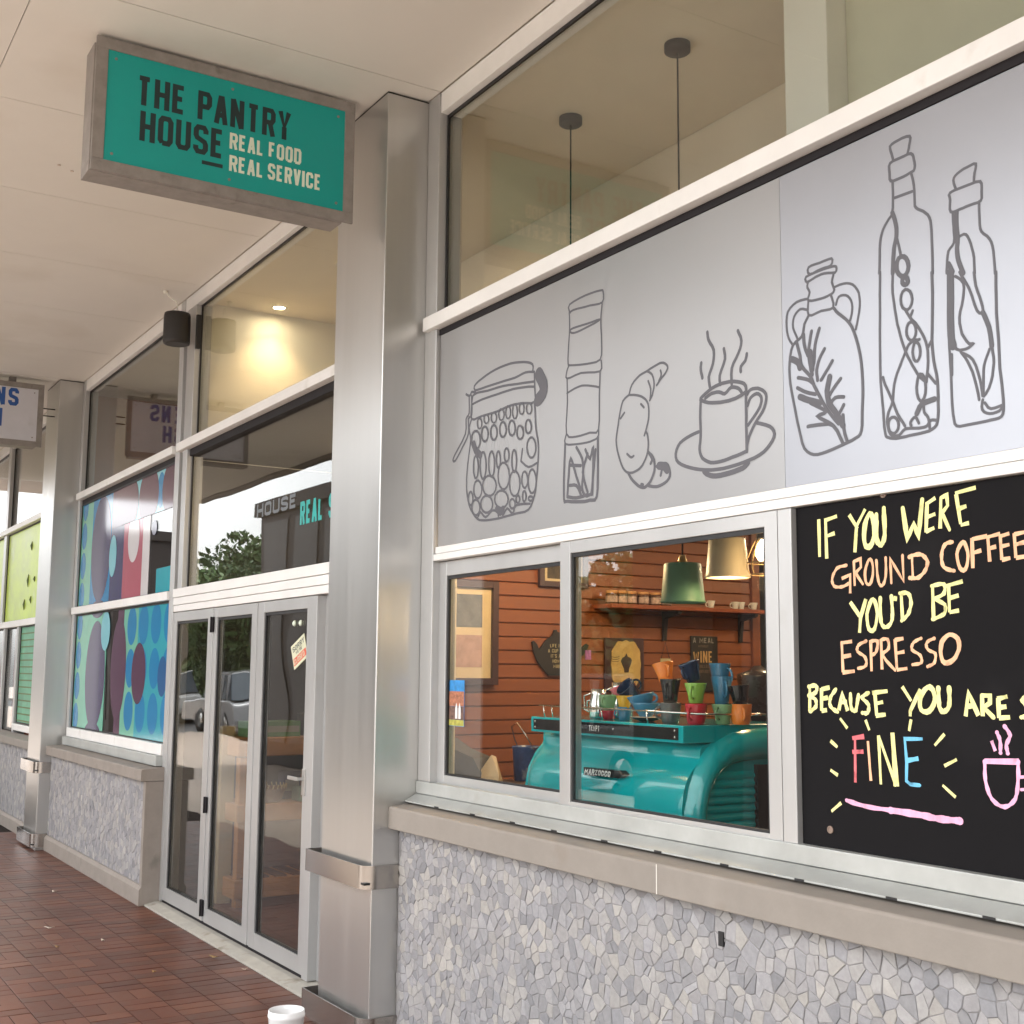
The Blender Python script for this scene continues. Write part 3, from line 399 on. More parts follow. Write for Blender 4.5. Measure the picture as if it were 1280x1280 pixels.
 'tall_bottle': [[6.0,0,-2306,3103,-2307,3109,-2309,3117,-2311,3125,-2314,3134,-2316,3143,-2316,3150,-2309,3154,-2298,3156,-2286,3157,-2272,3158,-2256,3157,-2246,3154,-2243,3147,-2245,3138,-2248,3128,-2250,3119,-2253,3111,-2255,3105],[6.0,1,-2318,3100,-2307,3103,-2293,3103,-2279,3103,-2266,3103,-2253,3104,-2244,3102,-2238,3097,-2235,3090,-2234,3083,-2232,3073,-2231,3062,-2233,3053,-2236,3049,-2242,3048,-2250,3047,-2261,3045,-2274,3044,-2286,3044,-2298,3044,-2309,3044,-2317,3047,-2321,3054,-2321,3063,-2321,3073,-2322,3083,-2322,3093],[6.1,0,-2311,3044,-2311,3034,-2311,3019,-2311,3003,-2312,2985,-2313,2967,-2316,2953,-2319,2945,-2323,2942,-2329,2938,-2335,2932,-2343,2924,-2350,2915,-2355,2905,-2360,2892,-2363,2878,-2365,2861,-2366,2841,-2367,2824,-2368,2810,-2369,2798,-2370,2790],[6.0,0,-2306,2993,-2242,2991],[5.8,0,-2244,3042,-2242,3034,-2239,3021,-2237,3007,-2236,2992,-2236,2977,-2236,2963,-2236,2954,-2236,2947,-2233,2941,-2226,2934,-2217,2928,-2208,2922,-2200,2914,-2193,2907,-2188,2897,-2185,2887,-2184,2875,-2183,2860,-2183,2842,-2183,2821,-2183,2800,-2183,2777,-2184,2754,-2184,2738],[6.0,0,-2304,2879,-2302,2871,-2299,2859,-2296,2848,-2294,2837,-2292,2827,-2291,2820],[9.6,0,-2316,2953,-2312,2943,-2308,2930,-2305,2916,-2303,2904,-2303,2891,-2304,2879,-2307,2868,-2311,2857,-2314,2846,-2316,2831,-2318,2816,-2319,2803,-2320,2792,-2321,2783,-2321,2776],[9.5,1,-2265,2781,-2268,2769,-2274,2761,-2283,2757,-2292,2760,-2300,2768,-2306,2779,-2307,2792,-2305,2804,-2299,2813,-2290,2816,-2280,2813,-2272,2805,-2267,2794],[6.0,0,-2367,2792,-2368,2766,-2370,2729,-2371,2692,-2372,2660,-2374,2627,-2375,2592,-2376,2553,-2377,2511,-2377,2473,-2375,2443,-2373,2417,-2371,2393,-2370,2367,-2369,2343,-2366,2325,-2364,2316,-2360,2312,-2355,2310,-2348,2307,-2339,2305,-2328,2303,-2314,2303,-2297,2303,-2280,2304,-2263,2304,-2245,2304,-2229,2305,-2216,2306,-2205,2309,-2196,2313,-2190,2318,-2187,2326,-2184,2337,-2182,2355,-2182,2377,-2181,2397,-2181,2413,-2181,2427,-2182,2442,-2184,2459,-2188,2476,-2191,2493,-2193,2511,-2194,2529,-2195,2552,-2193,2580,-2191,2613,-2189,2646,-2187,2682,-2187,2717,-2187,2742],[6.0,0,-2321,2780,-2322,2765,-2324,2743,-2324,2720,-2321,2696,-2318,2670,-2314,2646,-2311,2626,-2306,2609,-2302,2592,-2297,2574,-2291,2557,-2285,2541,-2278,2525,-2270,2511,-2263,2497,-2255,2484,-2248,2472,-2241,2462,-2232,2453,-2224,2446,-2218,2442],[6.0,0,-2282,2662,-2278,2654,-2272,2644,-2266,2634,-2260,2626,-2253,2619,-2248,2614],[6.0,0,-2256,2651,-2266,2634],[6.0,0,-2285,2541,-2292,2530,-2301,2515,-2310,2499,-2318,2485,-2324,2471,-2329,2456,-2332,2440,-2334,2424,-2336,2410,-2341,2399,-2347,2390,-2352,2382,-2355,2373,-2357,2365,-2358,2355,-2356,2342,-2353,2329,-2347,2318,-2339,2312,-2328,2310,-2318,2310,-2311,2314,-2303,2321,-2294,2325,-2279,2324,-2261,2321,-2247,2319,-2236,2319,-2228,2319,-2221,2321,-2217,2325,-2213,2330,-2209,2334,-2201,2334,-2193,2332,-2187,2330],[6.1,0,-2368,2485,-2367,2480,-2365,2473,-2361,2462,-2354,2448,-2346,2431,-2338,2414,-2332,2400,-2327,2386,-2321,2372,-2312,2357,-2302,2343,-2296,2333],[6.0,0,-2285,2541,-2282,2546,-2279,2552,-2274,2558,-2269,2561,-2262,2564,-2255,2565,-2248,2566,-2241,2565,-2236,2565],[5.9,0,-2248,2614,-2242,2605,-2234,2592,-2226,2578,-2220,2566,-2215,2553,-2212,2540,-2210,2527,-2210,2513,-2210,2498,-2212,2478,-2216,2457,-2218,2442],[5.8,0,-2209,2536,-2197,2552],[5.8,0,-2213,2464,-2187,2432],[5.8,0,-2230,2383,-2230,2377,-2230,2368,-2229,2360,-2225,2354,-2220,2349,-2216,2342,-2214,2332,-2213,2320,-2212,2312],[5.9,0,-2248,2333,-2251,2339,-2255,2347,-2259,2352,-2265,2351,-2272,2346,-2276,2341,-2277,2337,-2276,2333,-2274,2330],[6.0,1,-2256,2683,-2259,2671,-2265,2662,-2273,2658,-2282,2661,-2290,2668,-2295,2680,-2296,2693,-2294,2705,-2288,2714,-2279,2718,-2271,2715,-2263,2708,-2258,2696],[6.0,1,-2247,2591,-2249,2580,-2254,2572,-2261,2568,-2268,2570,-2274,2576,-2279,2587,-2280,2598,-2278,2609,-2273,2618,-2266,2621,-2259,2619,-2252,2613,-2248,2602],[5.9,1,-2235,2530,-2237,2518,-2241,2510,-2246,2506,-2252,2507,-2257,2513,-2260,2524,-2261,2536,-2259,2547,-2255,2556,-2250,2560,-2244,2558,-2239,2552,-2236,2542],[5.9,1,-2221,2427,-2223,2411,-2228,2399,-2235,2392,-2241,2394,-2247,2402,-2251,2416,-2252,2433,-2249,2449,-2245,2462,-2238,2468,-2231,2466,-2226,2458,-2222,2444],[6.1,1,-2318,2339,-2320,2329,-2326,2322,-2333,2318,-2341,2320,-2349,2325,-2353,2334,-2355,2345,-2353,2355,-2347,2362,-2340,2365,-2331,2364,-2324,2358,-2319,2349],[9.5,1,-2269,2739,-2270,2735,-2273,2732,-2277,2731,-2281,2732,-2285,2735,-2288,2740,-2288,2745,-2287,2749,-2284,2752,-2280,2753,-2276,2752,-2272,2749,-2270,2744],[10.8,0,-2254,2361,-2250,2367,-2244,2377,-2235,2384,-2221,2387,-2204,2389,-2193,2390]],
 'small_bottle': [[5.5,0,-2098,2949,-2101,2957,-2104,2967,-2105,2976,-2103,2982,-2099,2986,-2092,2990,-2083,2993,-2071,2996,-2060,2997,-2049,2998,-2039,2999,-2032,2996,-2032,2990,-2034,2982,-2037,2974,-2039,2964,-2040,2954,-2040,2947],[5.5,1,-2117,2945,-2105,2947,-2088,2947,-2070,2947,-2052,2947,-2034,2947,-2021,2944,-2017,2936,-2017,2926,-2018,2916,-2018,2906,-2018,2897,-2022,2891,-2031,2889,-2044,2890,-2057,2890,-2068,2890,-2079,2889,-2089,2889,-2100,2888,-2110,2888,-2117,2891,-2120,2900,-2119,2913,-2118,2924,-2119,2933,-2121,2940],[5.6,0,-2111,2889,-2111,2879,-2111,2864,-2110,2848,-2110,2833,-2109,2816,-2111,2803,-2117,2796,-2124,2791,-2130,2785,-2133,2774,-2135,2762,-2136,2751,-2137,2741,-2138,2732,-2138,2726],[5.3,0,-2027,2891,-2028,2877,-2028,2857,-2028,2840,-2028,2828,-2027,2817,-2024,2808,-2017,2799,-2007,2790,-2000,2780,-1995,2770,-1992,2758,-1990,2744,-1989,2723,-1988,2700,-1988,2684],[5.4,0,-2092,2815,-2087,2816,-2079,2817,-2072,2814,-2067,2807,-2062,2796,-2058,2784,-2055,2771,-2052,2758,-2050,2744,-2050,2728,-2050,2713,-2050,2701],[9.6,0,-2099,2885,-2100,2875,-2101,2860,-2101,2845,-2100,2833,-2099,2822,-2099,2810,-2100,2798,-2102,2785,-2102,2773,-2101,2761,-2099,2750,-2096,2740,-2092,2729,-2088,2718,-2085,2711],[9.7,0,-2131,2750,-2119,2724],[5.5,0,-2128,2726,-2129,2701,-2131,2665,-2132,2632,-2134,2605,-2137,2580,-2138,2558,-2139,2538,-2139,2520,-2138,2501,-2138,2481,-2137,2460,-2137,2441,-2137,2423,-2137,2406,-2137,2388,-2137,2370,-2136,2352,-2135,2336,-2133,2323,-2131,2312,-2125,2305,-2115,2302,-2101,2302,-2086,2302,-2070,2302,-2052,2302,-2036,2302,-2020,2303,-2005,2303,-1994,2304,-1987,2307,-1983,2312,-1981,2320,-1980,2334,-1980,2351,-1981,2370,-1982,2389,-1984,2410,-1986,2432,-1986,2455,-1986,2480,-1986,2504,-1987,2527,-1988,2551,-1989,2578,-1988,2615,-1987,2657,-1985,2687],[5.6,0,-2111,2710,-2103,2704,-2093,2695,-2086,2684,-2085,2671,-2087,2656,-2090,2640,-2094,2625,-2100,2610,-2103,2595,-2103,2579,-2100,2562,-2097,2548,-2090,2536,-2083,2525,-2076,2517,-2070,2515,-2065,2515,-2063,2514,-2068,2511,-2076,2507,-2086,2505,-2095,2505,-2106,2506,-2116,2511,-2123,2522,-2128,2535,-2132,2545],[5.5,0,-2097,2718,-2090,2704,-2079,2685,-2069,2665,-2061,2642,-2054,2617,-2047,2599,-2040,2591,-2034,2589,-2030,2591,-2029,2597,-2030,2606,-2033,2618,-2037,2633,-2043,2650,-2048,2667,-2050,2682,-2051,2695,-2052,2705],[5.4,0,-2014,2489,-2019,2479,-2027,2464,-2033,2449,-2035,2435,-2036,2420,-2037,2406,-2038,2391,-2038,2376,-2036,2370,-2030,2375,-2021,2387,-2014,2402,-2009,2417,-2006,2434,-2003,2450,-2003,2465,-2005,2478,-2006,2487],[5.5,0,-2103,2501,-2098,2494,-2090,2483,-2083,2471,-2076,2456,-2069,2440,-2064,2422,-2059,2401,-2054,2378,-2052,2362],[5.5,0,-2095,2495,-2087,2490,-2076,2482,-2066,2471,-2058,2454,-2052,2434,-2047,2415,-2044,2398,-2042,2382,-2041,2370],[5.4,0,-2041,2360,-2043,2353,-2045,2343,-2044,2335,-2039,2328,-2031,2323,-2022,2320,-2012,2319,-2002,2320,-1993,2322,-1987,2326,-1983,2332,-1980,2336],[5.4,0,-2035,2351,-2031,2345,-2026,2337,-2017,2332,-2005,2332,-1991,2334,-1980,2336],[5.7,0,-2132,2500,-2134,2444],[15.4,0,-2126,2726,-2127,2707,-2128,2680,-2129,2650,-2131,2618,-2132,2584,-2132,2556,-2131,2539,-2128,2528,-2126,2521],[9.3,0,-2030,2591,-2025,2580,-2019,2564,-2013,2547,-2010,2528,-2008,2508,-2007,2495]],
 'if you were|yellow': [[11.6,0,-2627,2107,-2627,1995],[11.5,0,-2600,2107,-2599,1988],[11.5,0,-2601,2101,-2555,2109],[11.4,0,-2597,2054,-2565,2060],[11.1,0,-2508,2108,-2477,2065],[11.0,0,-2447,2118,-2481,2073,-2490,1998],[15.7,1,-2431,2103,-2437,2098,-2444,2087,-2449,2075,-2452,2061,-2454,2046,-2454,2033,-2453,2024,-2451,2017,-2448,2012,-2443,2010,-2437,2009,-2431,2012,-2425,2019,-2421,2029,-2417,2040,-2416,2054,-2416,2070,-2418,2083,-2421,2093,-2425,2101],[15.5,0,-2407,2098,-2408,2078,-2409,2051,-2408,2029,-2404,2018,-2399,2013,-2393,2012,-2388,2015,-2383,2023,-2379,2037,-2378,2061,-2379,2092,-2379,2113],[14.8,0,-2313,2106,-2301,2020,-2277,2059,-2262,2024,-2246,2122],[11.2,0,-2230,2113,-2237,2032],[11.2,0,-2234,2108,-2202,2122],[11.2,0,-2235,2072,-2204,2079],[11.1,0,-2237,2034,-2209,2042],[11.0,0,-2184,2120,-2190,2038],[11.0,0,-2184,2120,-2165,2125,-2163,2097,-2182,2079,-2160,2032],[10.8,0,-2135,2124,-2124,2044],[10.7,0,-2138,2127,-2073,2134],[10.7,0,-2131,2084,-2104,2089],[10.7,0,-2124,2041,-2098,2044]],
 'ground coffee|orange': [[9.4,0,-2524,1963,-2534,1962,-2548,1961,-2560,1957,-2568,1949,-2575,1939,-2579,1929,-2580,1920,-2577,1912,-2573,1906,-2565,1903,-2554,1902,-2544,1902,-2533,1904,-2522,1908,-2515,1911],[9.0,1,-2439,1973,-2444,1966,-2450,1954,-2454,1942,-2455,1931,-2454,1919,-2452,1910,-2448,1905,-2443,1903,-2438,1904,-2433,1910,-2429,1920,-2426,1930,-2425,1942,-2425,1954,-2427,1964,-2430,1971,-2434,1974],[8.9,0,-2412,1969,-2411,1953,-2410,1931,-2407,1913,-2404,1903,-2399,1898,-2394,1897,-2389,1901,-2384,1910,-2380,1922,-2378,1939,-2378,1959,-2378,1974],[9.3,0,-2543,1926,-2510,1935,-2512,1882],[9.2,0,-2495,1972,-2494,1902],[9.1,0,-2495,1972,-2470,1978,-2469,1954,-2490,1939,-2464,1906],[8.7,0,-2361,1903,-2362,1970,-2318,1905,-2319,1977],[8.5,0,-2287,1972,-2286,1911],[11.3,0,-2296,1970,-2287,1973,-2273,1975,-2261,1975,-2251,1972,-2243,1965,-2237,1958,-2235,1951,-2237,1942,-2241,1934,-2248,1925,-2257,1918,-2267,1912,-2277,1911,-2288,1912,-2296,1913],[10.9,0,-2153,1999,-2160,1999,-2169,1998,-2177,1994,-2183,1986,-2187,1976,-2189,1965,-2189,1954,-2187,1943,-2183,1935,-2173,1929,-2160,1925,-2150,1923],[10.7,1,-2123,1994,-2129,1988,-2136,1978,-2140,1966,-2139,1953,-2136,1939,-2132,1929,-2127,1924,-2121,1922,-2115,1925,-2110,1934,-2107,1946,-2105,1959,-2106,1970,-2109,1980,-2112,1988,-2115,1994,-2119,1996],[10.6,0,-2091,2004,-2092,1926],[10.5,0,-2091,2001,-2045,2005],[10.5,0,-2090,1965,-2064,1970],[10.3,0,-2043,2002,-2040,1939],[10.3,0,-2045,2002,-2006,2008],[10.3,0,-2041,1973,-2019,1976],[10.2,0,-2006,2004,-2004,1941],[10.2,0,-2006,2001,-1979,2006],[10.2,0,-2005,1975,-1980,1978],[10.1,0,-2004,1941,-1979,1944],[10.0,0,-1965,2005,-1963,1943],[10.0,0,-1965,2002,-1930,2006],[10.0,0,-1964,1976,-1932,1981],[9.9,0,-1963,1943,-1931,1945]],
 "you'd be|yellow": [[12.2,0,-2513,1857,-2479,1816],[12.1,0,-2454,1863,-2476,1811,-2481,1769],[11.6,0,-2348,1866,-2350,1853],[11.5,0,-2328,1872,-2326,1798],[10.8,0,-2170,1889,-2170,1815],[10.8,0,-2176,1885,-2125,1894],[10.8,0,-2169,1852,-2139,1858],[10.7,0,-2170,1815,-2140,1819],[11.0,0,-2222,1887,-2222,1800],[11.9,1,-2433,1859,-2440,1850,-2447,1835,-2452,1821,-2452,1805,-2450,1789,-2446,1778,-2440,1774,-2433,1773,-2426,1778,-2421,1789,-2417,1805,-2414,1819,-2415,1831,-2417,1842,-2420,1851,-2423,1857,-2428,1861],[11.7,0,-2402,1863,-2403,1844,-2403,1818,-2402,1798,-2398,1788,-2392,1783,-2386,1782,-2377,1784,-2368,1791,-2362,1802,-2360,1822,-2361,1848,-2362,1866],[11.4,0,-2333,1873,-2324,1873,-2313,1874,-2304,1871,-2299,1865,-2296,1855,-2295,1845,-2297,1835,-2301,1825,-2306,1815,-2314,1808,-2323,1802,-2329,1798],[11.0,0,-2225,1887,-2213,1889,-2196,1891,-2185,1890,-2181,1883,-2182,1874,-2186,1865,-2195,1860,-2208,1855,-2217,1852],[10.9,0,-2217,1852,-2207,1848,-2194,1842,-2184,1836,-2182,1828,-2183,1819,-2188,1811,-2200,1806,-2215,1801,-2225,1799]],
 'espresso|orange': [[11.1,0,-2549,1743,-2547,1658],[11.1,0,-2553,1741,-2510,1745],[11.1,0,-2551,1701,-2515,1706],[11.0,0,-2549,1657,-2503,1661],[10.7,0,-2441,1747,-2441,1661],[10.6,0,-2404,1749,-2403,1666],[10.4,0,-2354,1748,-2351,1666],[10.3,0,-2355,1746,-2325,1750],[10.3,0,-2352,1710,-2323,1714],[10.3,0,-2351,1665,-2315,1669],[9.6,0,-2458,1745,-2466,1742,-2477,1739,-2486,1734,-2490,1729,-2492,1722,-2490,1716,-2482,1711,-2471,1706,-2463,1700,-2459,1692,-2458,1684,-2461,1677,-2469,1672,-2480,1670,-2488,1669],[9.5,0,-2441,1744,-2434,1745,-2424,1746,-2417,1744,-2416,1736,-2418,1725,-2422,1715,-2427,1710,-2434,1707,-2439,1705],[9.3,0,-2404,1747,-2397,1749,-2387,1750,-2380,1748,-2377,1741,-2376,1732,-2378,1723,-2385,1717,-2396,1712,-2399,1705,-2388,1691,-2370,1675,-2357,1664],[9.0,0,-2265,1749,-2272,1747,-2282,1743,-2290,1739,-2295,1733,-2298,1726,-2297,1719,-2290,1714,-2278,1709,-2270,1704,-2266,1697,-2265,1690,-2267,1684,-2276,1681,-2287,1680,-2296,1679],[8.8,0,-2222,1748,-2229,1746,-2239,1743,-2246,1738,-2249,1732,-2248,1725,-2244,1719,-2237,1715,-2227,1712,-2220,1708,-2219,1701,-2221,1691,-2224,1684,-2231,1679,-2240,1676,-2246,1674],[12.9,1,-2173,1757,-2182,1753,-2191,1746,-2198,1738,-2201,1727,-2203,1714,-2202,1703,-2200,1695,-2197,1688,-2191,1684,-2183,1683,-2173,1686,-2164,1691,-2156,1698,-2150,1708,-2145,1717,-2143,1728,-2144,1738,-2147,1746,-2154,1752,-2163,1756]],
 'because you are|yellow': [[12.4,0,-2679,1616,-2681,1544],[12.2,0,-2632,1611,-2634,1546],[12.2,0,-2632,1608,-2600,1614],[12.2,0,-2633,1580,-2608,1585],[12.2,0,-2634,1546,-2613,1549],[11.9,0,-2567,1550,-2552,1599,-2533,1549],[11.9,0,-2563,1571,-2535,1574],[11.4,0,-2431,1601,-2427,1539],[11.3,0,-2441,1601,-2386,1607],[11.3,0,-2432,1571,-2403,1577],[11.3,0,-2430,1539,-2395,1543],[10.9,0,-2335,1620,-2306,1582],[10.8,0,-2274,1614,-2310,1555,-2311,1541],[12.4,0,-2683,1615,-2674,1617,-2662,1619,-2654,1618,-2651,1614,-2651,1606,-2654,1600,-2663,1595,-2675,1592,-2684,1589],[12.4,0,-2684,1589,-2676,1587,-2666,1583,-2658,1579,-2655,1573,-2654,1565,-2656,1558,-2663,1552,-2674,1546,-2681,1543],[12.0,0,-2576,1609,-2582,1603,-2591,1594,-2598,1585,-2600,1577,-2601,1567,-2598,1560,-2590,1553,-2579,1548,-2571,1545],[11.7,0,-2521,1597,-2521,1585,-2521,1569,-2519,1557,-2514,1551,-2508,1549,-2502,1552,-2498,1565,-2494,1582,-2491,1595],[11.5,0,-2454,1601,-2462,1598,-2472,1593,-2478,1588,-2473,1582,-2462,1575,-2455,1568,-2454,1560,-2456,1552,-2459,1546,-2466,1544,-2474,1545,-2479,1545],[13.8,1,-2250,1619,-2259,1613,-2268,1603,-2275,1592,-2277,1580,-2277,1568,-2273,1559,-2266,1555,-2256,1554,-2247,1557,-2239,1564,-2232,1574,-2228,1584,-2227,1594,-2229,1604,-2232,1612,-2237,1617,-2243,1620],[13.6,0,-2215,1617,-2215,1604,-2215,1585,-2214,1570,-2210,1562,-2205,1557,-2200,1556,-2194,1559,-2187,1564,-2182,1573,-2180,1587,-2180,1605,-2180,1618],[12.1,0,-2132,1547,-2121,1609,-2093,1550],[12.1,0,-2128,1572,-2103,1575],[11.9,0,-2080,1603,-2080,1549],[11.9,0,-2080,1601,-2056,1601,-2057,1583,-2076,1571,-2048,1547],[11.7,0,-2032,1595,-2032,1546],[11.7,0,-2035,1593,-2005,1600],[11.7,0,-2033,1572,-2009,1575],[11.6,0,-2032,1546,-2000,1549],[11.3,0,-1946,1603,-1952,1601,-1959,1597,-1963,1592,-1960,1587,-1955,1581,-1950,1575,-1949,1568,-1949,1561,-1951,1555,-1956,1552,-1963,1551,-1968,1550]],
 'rays|yellow': [[9.5,0,-2563,1527,-2536,1500],[9.2,0,-2468,1526,-2455,1498],[8.7,0,-2308,1533,-2316,1502],[9.6,0,-2602,1462,-2576,1445],[9.5,0,-2605,1379,-2577,1366],[9.5,0,-2605,1263,-2567,1290],[8.4,0,-2233,1468,-2200,1499],[8.2,0,-2204,1417,-2164,1436],[8.2,0,-2212,1367,-2172,1340]],
 'fine|red': [[8.7,0,-2509,1471,-2512,1351],[12.8,0,-2519,1473,-2475,1480],[12.7,0,-2520,1435,-2479,1438]],
 'fine|orange': [[9.7,0,-2462,1468,-2455,1360]],
 'fine|yellow': [[10.1,0,-2423,1485,-2420,1353],[10.0,0,-2423,1485,-2366,1352],[17.7,0,-2374,1495,-2366,1352]],
 'fine|blue': [[9.7,0,-2332,1477,-2328,1418,-2331,1369,-2318,1361,-2286,1361],[9.7,0,-2336,1480,-2272,1483],[14.0,0,-2331,1422,-2288,1431]],
 'underline|pink': [[12.5,0,-2547,1299,-2531,1296,-2506,1292,-2479,1289,-2445,1287,-2408,1287,-2383,1286],[17.9,0,-2389,1286,-2362,1286,-2324,1285,-2291,1284,-2269,1283,-2252,1281,-2232,1280,-2207,1280,-2180,1281,-2161,1281]],
 'mug|pink': [[10.6,0,-2080,1436,-2080,1423,-2081,1406,-2080,1389,-2076,1373,-2071,1358,-2063,1345,-2052,1336,-2039,1330,-2027,1329,-2015,1333,-2004,1341,-1995,1351,-1990,1365,-1987,1380,-1985,1396,-1983,1413,-1983,1430,-1982,1442],[10.8,0,-2057,1489,-2047,1464],[10.7,0,-2040,1510,-2038,1505,-2034,1498,-2032,1490,-2031,1480,-2032,1469,-2032,1461],[10.6,0,-2017,1526,-2012,1521,-2006,1513,-2002,1505,-2005,1497,-2010,1489,-2014,1482,-2014,1474,-2012,1466,-2011,1461],[13.5,0,-2080,1437,-1980,1442],[8.4,0,-1977,1405,-1941,1410,-1940,1380,-1977,1375]],
}

# ================================================================== GROUND
SOF = 4.41          # height of the awning soffit and of the shop ceilings
random.seed(11)
pav = box('pavement', MORTAR, -20, 14, -1.975, -.02, -.30, -.0028)
tag(pav, kind='structure')
def brick_tint():
    r = random.random()
    b = random.choice([(.135, .042, .022), (.147, .049, .026), (.120, .038, .021), (.106, .038, .023), (.156, .056, .030)])
    k = random.uniform(.70, .94)
    return tuple(c * k for c in b)
brick_meshes = {}
def brick_geo(mb, cx, cy, lx, ly, z=0., tint=(.3, .1, .1)):
    g = .0022; b = .0022
    x0, x1, y0, y1 = cx - lx / 2 + g, cx + lx / 2 - g, cy - ly / 2 + g, cy + ly / 2 - g
    vs = [(x0, y0, z - .03), (x1, y0, z - .03), (x1, y1, z - .03), (x0, y1, z - .03), (x0, y0, z - .0006), (x1, y0, z - .0006), (x1, y1, z - .0006), (x0, y1, z - .0006),
          (x0 + b, y0 + b, z), (x1 - b, y0 + b, z), (x1 - b, y1 - b, z), (x0 + b, y1 - b, z)]
    fs = [(0, 1, 5, 4), (1, 2, 6, 5), (2, 3, 7, 6), (3, 0, 4, 7), (4, 5, 9, 8), (5, 6, 10, 9), (6, 7, 11, 10), (7, 4, 8, 11), (8, 9, 10, 11)]
    mb.add(vs, fs, tint=tint)
cells = []
U = .205
for i in range(int(9.4 / (U))):
    for j in range(9):
        x = -4.6 - i * U; y = -.125 - (j + .5) * U
        if (j < 3) or ((i + j) % 2 == 0):
            cells += [(x - U * .25, y, U / 2, U), (x + U * .25, y, U / 2, U)]
        else:
            cells += [(x, y - U * .25, U, U / 2), (x, y + U * .25, U, U / 2)]
CAMP = Vector((0, -2.7, 1.65))
def in_view(x, y, z, m=1.0):
    d = Vector((x, y, z)) - CAMP
    f = d.dot(fwd)
    return f > .3 and abs(d.dot(rgt)) < .412 * m * f and abs(d.dot(upv)) < .412 * m * f
vis = sorted([c for c in cells if in_view(c[0], c[1], 0)], key=lambda c: (Vector((c[0], c[1], 0)) - CAMP).length)
near = set(vis[:296])
variants = {}
for kx in (0, 1):
    for q in range(9):
        mb = MB()
        brick_geo(mb, 0, 0, *((U / 2, U) if kx == 0 else (U, U / 2)), tint=brick_tint())
        variants[kx, q] = mb
rest = MB()
shared = {}
for c in cells:
    kx = 0 if c[2] < c[3] else 1
    dz = random.uniform(-.0008, .0010)
    if c in near:
        q = random.randrange(9)
        if (kx, q) not in shared:
            o = variants[kx, q].build('brick', BRICKM, pav, tint=True)
            shared[kx, q] = o
            first = o
        else:
            o = shared[kx, q].copy(); COL.objects.link(o)
        o.location = (c[0], c[1], dz)
        o.rotation_euler = (random.uniform(-.006, .006), random.uniform(-.006, .006), 0)
    else:
        brick_geo(rest, *c, z=dz, tint=brick_tint())
tag(rest.build('brick_paving', BRICKM, pav, tint=True), kind='stuff')

# dry leaves and scraps on the bricks
LEAF = M('dry_leaf', (.42, .28, .12), .7, var=.3, scale=40)
SCRAP = M('pale_scrap', (.6, .5, .42), .7)
def litter(x, y, a, m, label, name='dry_leaf', s=.022, cat='leaf'):
    mb = MB(); n = 9; top = []
    for i in range(n):
        t = 2 * pi * i / n
        r = s * (1 + .25 * sin(3 * t + x * 9)) * (1 if i % 2 else .8)
        u, v = r * cos(t) * 1.5, r * sin(t) * .7
        top.append((x + u * cos(a) - v * sin(a), y + u * sin(a) + v * cos(a), .006 + .008 * abs(cos(t))))
    vs = top + [(p[0], p[1], p[2] - .002) for p in top] + [(x, y, .005), (x, y, .0035)]
    fs = [(i, (i + 1) % n, 2 * n) for i in range(n)] + [((i + 1) % n + n, i + n, 2 * n + 1) for i in range(n)] + [(i, i + n, (i + 1) % n + n, (i + 1) % n) for i in range(n)]
    tag(mb.add(vs, fs, True).build(name, m), label, cat, 'leaves and scraps on the brick pavement')
litter(-7.23, -.22, .4, LEAF, 'orange dry leaf against the edge of the door threshold')
litter(-6.86, -.17, 1.4, SCRAP, 'pale scrap beside the door threshold, nearest the steel column', 'paper_scrap', .014, 'scrap')
litter(-8.55, -.86, .7, SCRAP, 'curled pale scrap on the bricks in front of the low wall end', 'paper_scrap', .024, 'scrap')
litter(-8.0, -.66, 0, SCRAP, 'pale crumb on the bricks before the left door panel', 'paper_scrap', .016, 'scrap')
litter(-7.95, -.94, .3, LEAF, 'small brown leaf lying farther from the doors than the pale crumb', 'dry_leaf', .013)
litter(-7.05, -.62, .3, LEAF, 'tiny brown leaf on the bricks before the middle door panel', 'dry_leaf', .012)
litter(-9.9, -.55, .2, SCRAP, 'small pink scrap close to the plinth of the low stone wall', 'paper_scrap', .02, 'scrap')

# street beyond the awning: kerb, road, far pavement
ASPH = M('asphalt', (.055, .055, .058), .85, var=.2, scale=3, bump=.4, bscale=90)
FARP = M('far_paving', (.31, .275, .245), .7, var=.15, scale=1.5, bump=.2)
tag(MB().box(-120, 60, -7.6, -1.978, -.4, -.002).build('open_pavement', M('sky_sheen_paving', (.32, .255, .205), .5, var=.12, scale=7, bump=.2)), kind='structure')  # paler than the bricks: sky sheen on the pavement put into the colour
tag(MB().box(-120, 60, -7.75, -7.603, -.4, .0).build('kerb', CONC, bevel=.01), kind='structure')
tag(MB().box(-120, 60, -10.5, -7.753, -.4, -.13).build('road', ASPH), kind='structure')
tag(MB().box(-120, 60, -60, -10.503, -.4, -.01).build('far_pavement', FARP), kind='structure')
tag(MB().box(-120, -20.003, -1.975, 30, -.4, -.01).build('side_ground', FARP), kind='structure')
tag(MB().box(14.003, 60, -1.975, 30, -.4, -.01).build('near_ground', FARP), kind='structure')
lm = MB()
for i in range(14): lm.box(-60 + 6 * i, -57.5 + 6 * i, -8.45, -8.33, -.126, -.122)
tag(lm.build('road_marking', M('road_paint', (.7, .7, .68), .6)), kind='structure')

